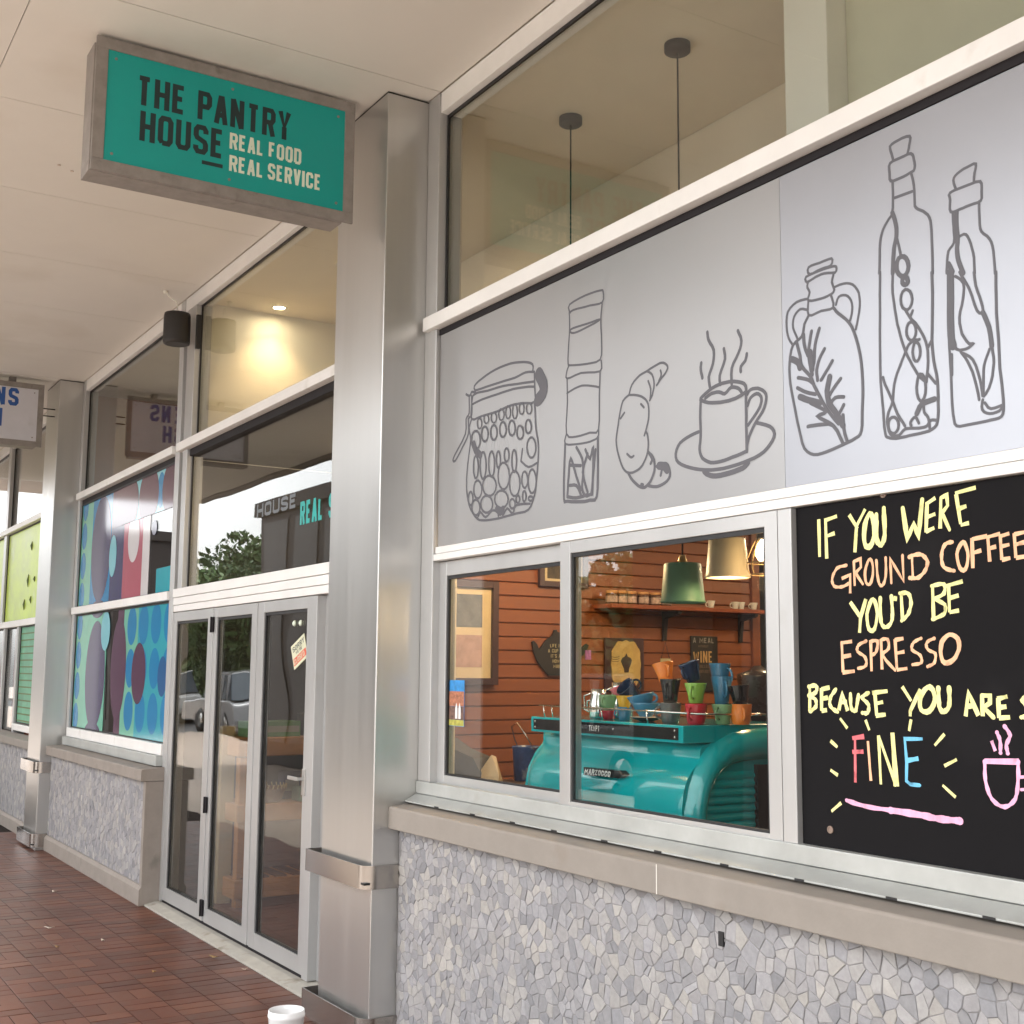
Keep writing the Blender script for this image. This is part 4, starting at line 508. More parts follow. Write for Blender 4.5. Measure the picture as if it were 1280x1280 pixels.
# ================================================================== SOFFIT
sof = box('soffit', M('soffit_joint', (.16, .13, .11), .9), -20, 14, -3.5, -.02, SOF + .008, SOF + .25)
tag(sof, kind='structure')
for k in range(28):
    x1 = 13.0 - k * 1.2
    for (y0, y1) in ((-3.5, -1.86), (-1.856, -.022)):
        MB().box(x1 - 1.1945, x1, y0, y1, SOF, SOF + .0079).build('soffit_panel', SOFFIT, sof)
scr = MB()
for (x, y) in ((-6.9, -1.38), (-6.95, -1.30), (-8.4, -1.62)):
    scr.lathe([(.008, SOF - .0005), (.0105, SOF - .003), (.004, SOF - .005)], (x, y, 0), 10)
scr.build('screw_head', SCRAP, sof)
GUT = M('gutter_metal', (.16, .14, .125), .5, .3)
gb = MB().box(-20, 14, -3.66, -3.503, SOF - .03, SOF + .4)
edge = gb.build('awning_fascia', GUT, bevel=.008)
tag(edge, kind='structure')
tag(box('rendered_wall', CONC, 1.99, 14, -.05, .1, .0, SOF), kind='structure')
tag(box('awning_roof', GUT, -20, 14, -3.66, .3, SOF + .42, SOF + .5), kind='structure')

# ================================================================== LOW STONE WALLS
random.seed(5)
STONE_COLS = [(.36, .345, .352), (.32, .315, .328), (.39, .372, .370), (.41, .390, .378), (.28, .28, .30), (.37, .36, .375), (.335, .33, .35), (.45, .42, .385), (.40, .38, .365), (.31, .305, .318)]
def clip(poly, a, b, c):      # keep a*x+b*y<=c
    out = []
    n = len(poly)
    for i in range(n):
        p, q = poly[i], poly[(i + 1) % n]
        dp, dq = a * p[0] + b * p[1] - c, a * q[0] + b * q[1] - c
        if dp <= 0: out.append(p)
        if (dp < 0 < dq) or (dq < 0 < dp):
            t = dp / (dp - dq)
            out.append((p[0] + t * (q[0] - p[0]), p[1] + t * (q[1] - p[1])))
    return out
def crazy_cells(x0, x1, z0, z1, s):
    nx, nz = int((x1 - x0) / s) + 1, int((z1 - z0) / s) + 1
    grid = {}
    for i in range(-1, nx + 1):
        for j in range(-1, nz + 1):
            if random.random() < .86 or i < 0 or j < 0:
                grid.setdefault((i, j), []).append((x0 + (i + .5 + random.uniform(-.46, .46)) * s, z0 + (j + .5 + random.uniform(-.46, .46)) * s))
            if random.random() < .10:
                grid.setdefault((i, j), []).append((x0 + (i + random.random()) * s, z0 + (j + random.random()) * s))
    res = []
    for (i, j), ps in grid.items():
        for p in ps:
            if not (x0 < p[0] < x1 and z0 < p[1] < z1): continue
            poly = [(max(x0, p[0] - 1.6 * s), max(z0, p[1] - 1.6 * s)), (min(x1, p[0] + 1.6 * s), max(z0, p[1] - 1.6 * s)),
                    (min(x1, p[0] + 1.6 * s), min(z1, p[1] + 1.6 * s)), (max(x0, p[0] - 1.6 * s), min(z1, p[1] + 1.6 * s))]
            for di in (-2, -1, 0, 1, 2):
                for dj in (-2, -1, 0, 1, 2):
                    for q in grid.get((i + di, j + dj), ()):
                        if q is p: continue
                        a, b = q[0] - p[0], q[1] - p[1]
                        poly = clip(poly, a, b, (q[0] ** 2 + q[1] ** 2 - p[0] ** 2 - p[1] ** 2) / 2)
                        if len(poly) < 3: break
                    if len(poly) < 3: break
            if len(poly) >= 3: res.append((p, poly))
    return res
def stone_geo(mb, p, poly, yf, tint):
    # drop near-duplicate corners, inset for the joint, raise with a worn edge
    q = []
    for v in poly:
        if not q or math.dist(v, q[-1]) > .004: q.append(v)
    if len(q) > 2 and math.dist(q[0], q[-1]) <= .004: q.pop()
    if len(q) < 3: return False
    cx = sum(v[0] for v in q) / len(q); cz = sum(v[1] for v in q) / len(q)
    R = sum(math.dist(v, (cx, cz)) for v in q) / len(q)
    if R < .009: return False
    k1 = max(.5, 1 - random.uniform(.0010, .0024) / R); k2 = max(.3, k1 - .0022 / R)
    h = random.uniform(.0022, .0048)
    tx, tz = random.uniform(-.035, .035), random.uniform(-.035, .035)
    n = len(q)
    f = lambda v, k, y: (cx + (v[0] - cx) * k, y + (v[0] - cx) * tx + (v[1] - cz) * tz, cz + (v[1] - cz) * k)
    vs = [f(v, k1, yf + .006) for v in q] + [f(v, k1, yf - h + .0014) for v in q] + [f(v, k2, yf - h) for v in q]
    fs = [(i, (i + 1) % n, n + (i + 1) % n, n + i) for i in range(n)] + [(n + i, n + (i + 1) % n, 2 * n + (i + 1) % n, 2 * n + i) for i in range(n)] + [tuple(range(2 * n, 3 * n))]
    mb.add(vs, fs, tint=tint)
    return True
def low_wall(x0, x1, zl0, zl1, z0, yf, yl, s, label, nparts, end=False, plinth=True):
    """stone faced wall: face at yf, ledge front at yl from zl0 to zl1, stones from z0 up"""
    w = empty('low_stone_wall', ((x0 + x1) / 2, yf, 0), label, 'wall', 'low stone-faced walls under the shop windows')
    MB().box(x0, x1 - (.006 if end else 0), yf - .0008, -.003, 0, zl0 - .002).build('wall_core', GROUT, w)
    MB().prism([(yl, zl0), (yl, zl1 - .006), (yl + .006, zl1), (0, zl1 + .012), (0, zl0)], x0, x1 + (.004 if end else 0), 'x').build('ledge', CONC if not end else CONC_G, w, .004)
    if plinth:
        MB().prism([(yf - .03, 0), (yf - .03, z0 - .03), (yf - .012, z0 - .004), (yf + .01, z0 - .004), (yf + .01, 0)], x0, x1 - .002, 'x').build('plinth', CONC_G, w, .004)
    xe = x1
    if end:
        MB().box(x1 - .055, x1, yf - .016, -.004, 0.002, zl0 - .003).build('end_pier', CONC_G, w, .004)
        xe = x1 - .058
    cells = [c for c in crazy_cells(x0 + .002, xe, z0, zl0 - .002, s)]
    cells.sort(key=lambda c: (Vector((c[0][0], yf, c[0][1])) - CAMP).length if in_view(c[0][0], yf, c[0][1], .98) else 999)
    big = MB(); k = 0
    for p, poly in cells:
        t = random.choice(STONE_COLS); v = random.uniform(.76, .94); g_ = sum(t) / 3; t = tuple((c * .72 + g_ * .28 * w_) * v for c, w_ in zip(t, (1.0, .99, .995)))
        if k < nparts and in_view(p[0], yf, p[1], .99):
            mb = MB()
            if stone_geo(mb, p, poly, yf, t):
                mb.build('stone', STONE, w, tint=True, normals=False); k += 1
        else:
            stone_geo(big, p, poly, yf, t)
    if big.v:
        tag(big.build('stone_facing', STONE, w, tint=True, normals=False), kind='stuff')
    return w
wallR = low_wall(-5.118, 1.42, .955, 1.052, .06, -.108, -.165, .041, 'low grey crazy-paving stone wall with tan ledge under the serving window and chalkboard', 290)
MB().box(-3.2035, -3.1995, -.1665, -.1655, .957, 1.05).build('ledge_crack', M('white_filler', (.75, .72, .66), .8), wallR)
MB().box(-2.968, -2.946, -.1165, -.1085, .838, .880).build('missing_stone_gap', GASKET, wallR)
low_wall(-12.21, -9.03, .862, .945, .14, -.135, -.185, .05, 'low grey stone wall with concrete end between the slim column and the glass doors', 0, end=True)
low_wall(-19.2, -12.79, .86, .94, .14, -.135, -.185, .055, 'farthest low stone wall, left of the slim column, below the lime green window', 0)

# ================================================================== COLUMNS
def column(cx, label):
    c = empty('steel_column', (cx, -.12, 0), label, 'column', 'steel clad columns with protective bands')
    h = .28; yf = -.24
    MB().box(cx - h, cx + h, yf, .06, 0, SOF - .004).build('column_shaft', STEEL, c, .004)
    MB().box(cx - h - .001, cx + h + .001, yf - .001, .02, SOF - .011, SOF - .0045).build('top_joint', GASKET, c)
    def band(z0, z1):
        # wrap round bar guard with rounded corner, open at the wall
        r = .075; Y = yf - .042
        o = []
        o.append((cx + h + .012, -.09))
        for k in range(7):
            a = k / 6 * pi / 2
            o.append((cx + h + .012 - r + r * cos(a), Y + r - r * sin(a)))
        o += [(cx - h - .10 + .008 * (6 - k) / 6, Y + .0005 * k) for k in range(7)]
        o.append((cx - h - .10, -.09))
        t = .007
        inn = [((p[0] - t) if p[0] > cx + h - .08 and i < 3 else p[0] + (t if p[0] < cx - h - .06 else 0), p[1] + (t if p[1] < yf else 0)) for i, p in enumerate(o)]
        n = len(o)
        vs = [(p[0], p[1], z0) for p in o] + [(p[0], p[1], z1) for p in o] + [(p[0], p[1], z0) for p in inn] + [(p[0], p[1], z1) for p in inn]
        fs = []
        for i in range(n - 1):
            fs += [(i, i + 1, n + i + 1, n + i), (2 * n + i, 3 * n + i, 3 * n + i + 1, 2 * n + i + 1), (n + i, n + i + 1, 3 * n + i + 1, 3 * n + i), (i, 2 * n + i, 2 * n + i + 1, i + 1)]
        mb = MB().add(vs, fs, True)
        g = mb.build('guard_band', BAND, c)
        g.modifiers.new('e', 'EDGE_SPLIT').split_angle = radians(40)
        MB().box(cx - h - .09, cx + h, yf - .036, yf - .002, z0 + .02, z0 + .03).build('band_bracket', GASKET, c)
    band(.695, .797)
    band(.03, .15)
    return c
column(-5.40, 'satin steel column between the glass doors and the serving window')
column(-12.49, 'satin steel column left of the patterned window, beside the white and blue sign')
column(1.70, 'satin steel column right of the chalkboard bay')

# ================================================================== SHOPFRONT FRAMES
def frame(label, x0, x1, verts, members, name='shopfront_frame', group='aluminium shopfront frames'):
    f = empty(name, (x0, 0, 0), label, 'window frame', group)
    for (a, b, c_, d) in verts:
        box('mullion', ALU, a, b, -.022, .10, c_, d, f, .003)
    for (a, b, c_, d, y0) in members:
        box('transom', ALU_W, a, b, y0, .098, c_, d, f, .003)
    return f
def pane(x0, x1, z0, z1, y, parent, mat=None, g=.012, name='glass_pane'):
    o = MB().box(x0, x1, y, y + .006, z0, z1).build(name, mat or GLASS, parent)
    if g:
        MB().box(x0, x0 + g, y - .012, y - .001, z0, z1).box(x1 - g, x1, y - .012, y - .001, z0, z1)\
            .box(x0 + g, x1 - g, y - .012, y - .001, z0, z0 + g * .7).box(x0 + g, x1 - g, y - .012, y - .001, z1 - g * 1.3, z1).build('gasket', GASKET, parent)
    return o
# --- right bay: clerestory, print panel, serving window, chalkboard
fr = frame('white aluminium frame around the serving window, print panel and clerestory glass', -5.12, 1.42,
    [(-5.118, -5.005, 1.16, SOF - .002), (-2.78, -2.722, 1.105, 2.15), (1.36, 1.418, 1.105, SOF - .002), (-.92, -.86, 1.105, 2.15)],
    [(-5.0, 1.36, 4.305, SOF - .002, -.018), (-5.09, 1.36, 3.243, 3.308, -.05), (-5.0, 1.36, 2.185, 2.216, -.012), (-5.0, 1.36, 2.152, 2.182, -.022)])
box('transom_shade_strip', SHADE_BRONZE, -5.004, 1.36, -.006, .09, 3.214, 3.241, fr)  # dark strip paints the shade below the transom, likewise in the other bays
box('sub_sill', ALU_DULL, -5.118, 1.36, -.03, .098, 1.105, 1.16, fr, .003)
MB().prism([(-.085, 1.068), (-.085, 1.074), (-.03, 1.103), (.02, 1.103), (.02, 1.068)], -5.116, 1.36, 'x').build('drip_sill', ALU_DULL, fr, .0015)
for x in (-4.816, -4.507, -4.197, -3.907, -3.592, -3.295, -2.971, -2.654, -2.321, -2.021, -1.7, -1.4):
    MB().box(x - .018, x + .018, -.0872, -.0848, 1.0685, 1.0750).build('weep_hole', GASKET, fr)
pane(-5.0, 1.355, 3.31, 4.303, .03, fr)
# sliding sashes
def sash(x0, x1, z0, z1, y, st, label, hand=False):
    s = MB().box(x0, x0 + st[0], y, y + .04, z0, z1).box(x1 - st[1], x1, y, y + .04, z0, z1)\
        .box(x0 + st[0], x1 - st[1], y + .001, y + .04, z0, z0 + st[2]).box(x0 + st[0], x1 - st[1], y + .001, y + .04, z1 - st[3], z1).build('sliding_sash', ALU, fr, .002)
    s['label'] = label
    pane(x0 + st[0], x1 - st[1], z0 + st[2], z1 - st[3], y + .02, s)
    if hand:
        MB().prism([(x0 + .012, 1.34), (x0 + .03, 1.36), (x0 + .035, 1.47), (x0 + .03, 1.56), (x0 + .012, 1.585)], y - .022, y + .001, 'y').build('pull_handle', ALU, s, .004)
sash(-5.045, -3.93, 1.11, 2.148, .015, (.105, .035, .085, .066), 'left sliding sash', True)
sash(-3.968, -2.784, 1.107, 2.15, -.02, (.068, .056, .068, .047), 'right sliding sash over the coffee machine')
pane(-.855, 1.355, 1.11, 2.148, .02, fr)

# print panel: frosted film with line drawings
FILM = M('frosted_film', (.43, .43, .435), .33, .5, var=.02, scale=1.5, transl=.22, spec=.9)
FILM_G = M('frosted_film_backed', (.325, .335, .365), .33, .5, var=.02, scale=1.5, spec=.9)
LINE = M('drawing_line', (.10, .10, .115), .5, var=.1, scale=8)
film = empty('print_panel', (-3, 0, 2.22), 'long frosted grey panel printed with line drawings of a jar, croissant, cup and bottles', 'window panel')
box('frosted_sheet', FILM, -4.998, -2.763, -.0015, .006, 2.218, 3.212, film)
box('frosted_sheet', FILM_G, -2.7615, 1.358, -.0015, .006, 2.218, 3.212, film)
# chalkboard
BOARD = M('chalkboard_black', (.009, .0085, .0095), .7, var=.15, scale=2.5, spec=.1, dirt=((.017, .016, .017), 1.6, .6))
board = empty('chalkboard', (-1.8, 0, 1.13), 'black chalkboard with pastel coffee message right of the serving window', 'chalkboard')
box('board_sheet', BOARD, -2.72, -.922, -.0015, .012, 1.118, 2.15, board)
CHALK = {'yellow': (.88, .84, .36), 'orange': (.90, .50, .30), 'pink': (.86, .42, .60), 'red': (.75, .16, .18), 'blue': (.16, .50, .74)}
def chalk_mat(c):
    return M('chalk_' + c, CHALK[c], .8, var=.2, scale=30, stretch=(1, 1, .25), dirt=(tuple(v * .45 for v in CHALK[c]), 26, .585))
wall_map = lambda y0: (lambda u, v, d: (u, y0 - d, v))
NAMES = {'jar': 'jar_drawing', 'tube': 'spice_tube_drawing', 'croissant': 'croissant_drawing', 'cup': 'coffee_cup_drawing', 'flask': 'flask_drawing', 'tall_bottle': 'tall_bottle_drawing', 'small_bottle': 'small_bottle_drawing'}
def chalk_ribbon(mb, st, k):
    # hand-held chalk pen: the width wanders
    pts = [(st[i] / 1000, st[i + 1] / 1000) for i in range(2, len(st), 2)]
    w = st[0] / 1000
    fine = []
    for i in range(len(pts) - 1):
        for q in range(3):
            t = q / 3; fine.append((pts[i][0] * (1 - t) + pts[i + 1][0] * t, pts[i][1] * (1 - t) + pts[i + 1][1] * t))
    fine.append(pts[-1])
    if st[1]: fine = pts
    a0 = random.uniform(0, 6)
    wd = [w * (.98 + .14 * sin(a0 + i * .9) + random.uniform(-.07, .07)) for i in range(len(fine))]
    ribbon(mb, fine, wd, wall_map(-.0015), bool(st[1]), .0004 + .00004 * k, cap=len(pts) > 3)
for key, strokes in STROKES.items():
    if '|' not in key:
        mb = MB()
        for k, st in enumerate(strokes):
            pts = [(st[i] / 1000, st[i + 1] / 1000) for i in range(2, len(st), 2)]
            ribbon(mb, pts, st[0] / 1000 * 1.5, wall_map(-.0015), bool(st[1]), .0004 + .000031 * k)
        mb.build(NAMES[key], LINE, film, normals=False)
        continue
    g, c = key.split('|')
    # one part per written word (strokes that lie close together along the line), one per ray
    items = sorted(((min(st[2::2]), max(st[2::2]), st) for st in strokes), key=lambda t: t[0])
    groups = []
    for lo, hi, st in items:
        if groups and g not in ('rays', 'fine') and lo < groups[-1][1] + 30: groups[-1][2].append(st); groups[-1][1] = max(groups[-1][1], hi)
        else: groups.append([lo, hi, [st]])
    if g == 'fine': groups = [[0, 0, strokes]]
    for n_, grp in enumerate(groups):
        mb = MB()
        for k, st in enumerate(grp[2]): chalk_ribbon(mb, st, k + 3 * n_)
        nm = {'rays': 'chalk_ray', 'underline': 'chalk_underline', 'mug': 'mug_drawing'}.get(g, 'chalk_word')
        o = mb.build(nm, chalk_mat(c), board, normals=False)
        if nm == 'chalk_word':
            words = g.upper().split()
            o['label'] = c + ' chalk word ' + (words[n_] if n_ < len(words) else words[-1])
for (x, z) in ((-2.379, 2.153), (-2.61, 1.211)):
    h = MB().lathe([(.011, .0), (.011, -.003), (.007, -.0035), (.0068, -.001)], (0, 0, 0), 14, Matrix.Rotation(-pi / 2, 3, 'X'))
    h.v = [(p[0] + x, p[1] * 1 - .0015 - .0005, p[2] + z) for p in h.v]
    h.build('fixing_hole', M('bare_hole', (.25, .18, .14), .6), board)

# --- door bay
fd = frame('white aluminium frame around the folding doors and the window above them', -9.03, -5.7,
    [(-9.03, -8.985, .03, SOF - .002), (-8.90, -8.80, 2.232, 3.24), (-8.90, -8.72, 3.307, 4.303), (-6.41, -6.33, .03, 2.06), (-5.76, -5.70, .03, SOF - .002)],
    [(-8.985, -5.76, 4.305, SOF - .002, -.018), (-8.985, -5.76, 3.243, 3.305, -.05), (-8.985, -5.76, 2.17, 2.232, -.028), (-8.985, -5.76, 2.115, 2.167, -.022), (-8.985, -5.76, 2.066, 2.112, -.018)])
box('transom_shade_strip', SHADE_BRONZE, -8.8, -5.76, .0, .09, 3.19, 3.241, fd)
box('side_panel', ALU, -6.33, -5.76, .03, .06, .03, 2.064, fd)
box('mullion', ALU, -8.984, -8.902, .02, .09, 2.234, 4.303, fd)
pane(-8.72, -5.765, 3.307, 4.303, .03, fd)
pane(-8.80, -5.765, 2.234, 3.24, .03, fd)
MB().prism([(-.125, 0), (-.125, .008), (-.118, .012), (-.05, .026), (.1, .026), (.1, 0)], -9.05, -6.1, 'x').build('threshold', THRESH, fd)
MB().box(-8.98, -6.42, -.012, .004, .0265, .040).box(-8.98, -6.42, .05, .066, .0265, .040).build('door_track', SHADE_BRONZE, fd)
door = empty('folding_door', (-7.7, 0, .04), 'closed three-panel glass folding door with grey aluminium frames', 'door')
for i, (a, b, ga, gb_) in enumerate(((-8.982, -8.09, -8.895, -8.19), (-8.05, -7.265, -8.005, -7.35), (-7.225, -6.415, -7.145, -6.475))):
    p = MB().box(a, ga, -.018, .03, .045, 2.06).box(gb_, b, -.018, .03, .045, 2.06).box(ga, gb_, -.0175, .03, .045, .135).box(ga, gb_, -.0175, .03, 1.995, 2.06).build('door_panel', ALU, door, .002)
    pane(ga, gb_, .135, 1.995, .004, p, GLASS_D, g=.014)
    if i < 2:
        box('meeting_stile', ALU, b + .001, (-8.051, -7.226)[i], -.012, .03, .045, 2.06, p, .002)
for z in (.13, .78, 1.95):
    MB().box(-8.105, -8.055, -.030, -.017, z - .05, z + .05).lathe([(.007, z - .052), (.007, z + .052)], (-8.08, -.032, 0), 10).build('hinge', SHADE_BRONZE, door)
MB().box(-6.47, -6.43, -.026, -.017, .98, 1.12).box(-6.46, -6.44, -.06, -.025, 1.06, 1.075).box(-6.58, -6.44, -.066, -.055, 1.058, 1.077).build('door_handle', STEEL, door, .002)

# --- left window bay
fl = frame('white aluminium frame of the window with circle pattern film', -12.21, -9.05,
    [(-12.20, -12.11, .95, SOF - .002), (-9.09, -9.034, .95, SOF - .002)],
    [(-12.11, -9.09, 4.305, SOF - .002, -.018), (-12.16, -9.09, 3.243, 3.305, -.05), (-12.16, -9.09, 2.158, 2.222, -.04), (-12.11, -9.09, 1.035, 1.115, -.035)])
box('transom_shade_strip', SHADE_BRONZE, -12.108, -9.092, .0, .09, 3.2, 3.241, fl)
box('drip_sill', ALU_DULL, -12.11, -9.09, -.07, .02, .96, 1.033, fl, .003)
pane(-12.108, -9.092, 3.307, 4.303, .03, fl)
pane(-12.108, -9.092, 2.224, 3.2, .012, fl)
pane(-12.108, -9.092, 1.117, 2.156, .012, fl)
# circle pattern film; some bands paint reflections of soffit and sky
random.seed(3)
C_ = {'teal': (.03, .34, .42), 'blue': (.01, .20, .42), 'green': (.16, .46, .34), 'plum': (.085, .035, .075), 'navy': (.03, .03, .11), 'slate': (.07, .065, .14), 'rose': (.40, .10, .14), 'pale': (.62, .60, .62), 'cyan': (.20, .52, .60), 'dblue': (.02, .10, .26)}
fm = {k: M('film_' + k, v, .10, var=.04) for k, v in C_.items()}
pf = empty('pattern_film', (-10.6, .03, 1.1), 'window film with teal, blue and plum circles and painted street reflections in the left window', 'window film')
def vstrip(c, x0, x1, z0, z1, d=0.): MB().box(x0, x1, .0085 - d, .0112, z0, z1).build('film_reflection_band', fm[c], pf)
def disc(c, x, z, rx, rz, d, z0, z1, x0=-12.1, x1=-9.1):
    pts = [(min(max(x + rx * cos(2 * pi * i / 40), x0), x1), min(max(z + rz * sin(2 * pi * i / 40), z0), z1)) for i in range(40)]
    MB().prism(pts, .0081 - d, .0084 - d, 'y').build('disc', fm[c], pf)
for (z0, z1, base) in ((2.226, 3.198, 0), (1.119, 2.154, 1)):
    vstrip('green', -12.1, -11.68, z0, z1)
    vstrip('blue' if base == 0 else 'green', -11.678, -10.98, z0, z1)
    if base == 0:
        vstrip('navy', -10.978, -10.56, z0, 2.86); vstrip('plum', -10.978, -9.1, 2.862, z1)
        vstrip('rose', -10.558, -9.98, z0, 2.86); vstrip('pale', -9.978, -9.78, z0, 2.86)
        vstrip('teal', -9.56, -9.1, z0, 2.42)
    else:
        vstrip('plum', -10.62, -10.43, z0, z1); vstrip('green', -10.428, -10.0, z0, z1); vstrip('teal', -9.998, -9.1, z0, z1)
    for k, zz in enumerate((z0 + .10, z0 + .38, z0 + .66, z0 + .93)):
        disc('blue', -11.98, zz, .10, .125, .0003, z0, z1)
    for zz in ((2.72,) if base == 0 else (1.60,)):
        disc('slate', -11.33, zz, .345, .475, .0006, z0, z1)
    for zz in ((2.1,) if base == 0 else (2.30, 1.0)):
        disc('slate', -11.33, zz, .345, .20 if base else .16, .0010, z0, z1)
for (x, rx) in ((-10.45, .30), (-9.86, .28), (-9.2, .28)): disc('plum', x, 3.02, rx, .24, .0018, 2.864, 3.198)
for (x, rx) in ((-10.13, .12), (-9.52, .14)): vstrip('cyan', x - rx, x + rx, 2.863, 3.197, .0012)
disc('blue', -9.52, 3.03, .10, .14, .0016, 2.864, 3.197)
disc('pale', -10.25, 2.72, .17, .20, .0012, 2.23, 2.86); disc('cyan', -10.9, 2.62, .12, .18, .0012, 2.23, 2.86)
disc('slate', -9.66, 2.75, .07, .06, .0012, 2.23, 2.86)
for i in range(4):
    for j in range(3):
        disc('blue', -10.18 + i * .34, 2.0 - j * .34, .135, .155, .0006, 1.12, 2.153)
disc('plum', -9.93, 1.62, .2, .24, .0012, 1.12, 2.153); disc('dblue', -9.28, 1.60, .12, .15, .0012, 1.12, 2.153)
disc('plum', -10.55, 1.66, .24, .42, .0014, 1.12, 2.153); disc('cyan', -11.02, 1.98, .15, .17, .0016, 1.12, 2.153)

# --- far bay (lime window)
ff = frame('white aluminium frame of the farthest shopfront with lime green film', -19.2, -12.8,
    [(-12.92, -12.80, .95, SOF - .002), (-16.02, -15.86, 2.17, SOF - .002), (-14.88, -14.78, .03, 2.12), (-15.7, -15.62, .03, 2.12), (-19.2, -19.1, .03, SOF - .002), (-17.2, -17.1, .03, 2.12)],
    [(-19.1, -12.92, 4.305, SOF - .002, -.018), (-19.1, -12.92, 3.243, 3.305, -.05), (-19.1, -12.92, 2.12, 2.19, -.04), (-14.78, -12.92, .98, 1.05, -.035)])
pane(-19.1, -16.02, 3.307, 4.303, .03, ff); pane(-15.86, -12.92, 3.307, 4.303, .03, ff)
pane(-19.1, -16.02, 2.19, 3.24, .012, ff); pane(-15.86, -12.92, 2.19, 3.24, .012, ff); pane(-14.77, -12.93, 1.06, 2.12, .012, ff)
pane(-15.62, -14.88, .1, 2.12, .02, ff); pane(-17.1, -15.7, .1, 2.12, .02, ff)
LIME = M('lime_film', (.50, .66, .06), .35, var=.22, scale=1.6, stretch=(1, 1, 1.4), dirt=((.55, .70, .25), 2.2, .58))
LIME_D = M('dark_bamboo', (.10, .14, .03), .5)
lf = empty('lime_film', (-15, .03, 2.2), 'lime green window film with dark marks in the farthest window', 'window film')
box('film_sheet', LIME, -15.84, -13.25, .0085, .0105, 2.2, 3.23, lf); box('film_sheet', LIME, -19.0, -16.04, .0085, .0105, 2.2, 3.23, lf)
box('film_sheet', M('teal_green_film', (.12, .36, .22), .5, var=.25, scale=4), -14.76, -12.94, .0085, .0105, 1.07, 2.11, lf)
for x, z, h in ((-14.45, 3.0, .1), (-14.55, 2.62, .14), (-14.2, 2.62, .06), (-14.7, 2.36, .12), (-14.35, 2.4, .08)):
    MB().lathe([(.006, -h / 2), (.022, 0), (.006, h / 2)], (x, .010, z), 8).build('leaf_mark', LIME_D, lf)
SLAT = M('louvre_brown', (.16, .11, .09), .6)
lv = empty('louvre_screen', (-13.1, .05, 2.2), 'brown slatted blind edge inside the lime green window, with drawn louvre reflection below', 'blind')
for k in range(14): MB().box(-13.24, -12.93, .035, .075, 2.215 + k * .073, 2.262 + k * .073).build('slat', SLAT, lv)
for k in range(14): MB().box(-14.76, -12.94, .005, .008, 1.08 + k * .073, 1.093 + k * .073).build('slat', LIME_D, lv)  # thin bars draw the louvre reflection over the lower window

# ================================================================== HANGING SIGNS
SIGNF = M('weathered_sign_frame', (.26, .235, .215), .6, .1, var=.15, scale=14, bump=.2, dirt=((.17, .15, .135), 12, .62))
TEAL = M('sign_teal', (.0, .335, .30), .35, var=.04, scale=3)
INK = M('sign_black_letters', (.012, .03, .032), .4)
PALE = M('sign_pale_letters', (.72, .80, .66), .4)
def hang_sign(X, y0, y1, z0, z1, label, face, name='hanging_sign'):
    """sign across the walkway, lettered face towards +X at X"""
    s = empty(name, (X - .09, (y0 + y1) / 2, z0), label, 'sign', 'signs hanging across the walkway')
    b = .052
    MB().box(X - .155, X - .015, y0 - .006, y1 - .05, z0 - .004, z1 - .03).build('sign_box', SIGNF, s, .003)
    fr_ = MB()
    fr_.box(X - .014, X, y0, y1, z0, z0 + b).box(X - .014, X, y0, y1, z1 - b, z1).box(X - .014, X, y0, y0 + b, z0 + b, z1 - b).box(X - .014, X, y1 - b, y1, z0 + b, z1 - b)
    fr_.build('sign_frame', SIGNF, s, .002)
    MB().box(X - .012, X - .006, y0 + b, y1 - b, z0 + b, z1 - b).build('sign_face', face, s)
    sc = MB()
    for y in (y0 + b + .035, (y0 + y1) / 2, y1 - b - .035):
        for z in (z0 + b + .035, z1 - b - .035):
            m = Matrix.Rotation(pi / 2, 3, 'Y')
            sc.lathe([(.007, 0), (.006, .003), (.002, .0035)], (X - .006, y, z), 8, m)
    sc.build('sign_screw', SIGNF, s)
    MB().box(X - .12, X - .06, y0 + .25, y0 + .31, z1 - .03, SOF).box(X - .12, X - .06, y1 - .31, y1 - .25, z1 - .03, SOF).build('hanging_bracket', SIGNF, s)
    return s
XS = -5.30
sg = hang_sign(XS, -1.558, -.328, 3.785, 4.394, 'teal hanging sign lettered The Pantry House in front of the big steel column', TEAL)
smap = lambda u, v, d: (XS - .006 + d, u, v)
def line_px(mb, text, y0, y1, zb, h, w=.42, st=.17, gap=.13):
    lo, hi = .1, 1.2
    for _ in range(30):      # letter width that fills the measured length
        w = (lo + hi) / 2
        if word_width(text, h, w, st, gap) < y1 - y0: lo = w
        else: hi = w
    k = 1.
    word(mb, text, 0, 0, h, lambda u, v, d: smap(y0 + u * k, zb + v, d), w, st, gap)
mb = MB()
for tx, a, b_, zb, h, m_ in (('THE', -1.378, -1.157, 4.125, .136, INK), ('PANTRY', -1.102, -.655, 4.125, .136, INK), ('HOUSE', -1.356, -.974, 3.961, .138, INK),
                            ('REAL', -.948, -.784, 4.020, .077, PALE), ('FOOD', -.760, -.598, 4.020, .077, PALE), ('REAL', -.946, -.782, 3.914, .076, PALE), ('SERVICE', -.761, -.495, 3.916, .078, PALE)):
    mb = MB(); line_px(mb, tx, a, b_, zb, h, st=.172, gap=.085)
    mb.build('sign_lettering', m_, sg, normals=False)['label'] = 'lettering reading ' + tx
mb = MB(); ribbon(mb, [(-1.073, 3.926), (-.976, 3.926)], .018, smap, d=.0006, cap=False)
mb.build('sign_underline', INK, sg, normals=False)
XS2 = -12.30
WHITEF = M('white_sign_face', (.60, .60, .64), .4, var=.04, dirt=((.50, .49, .50), 5, .63))
BLUEL = M('blue_letters', (.02, .09, .32), .4)
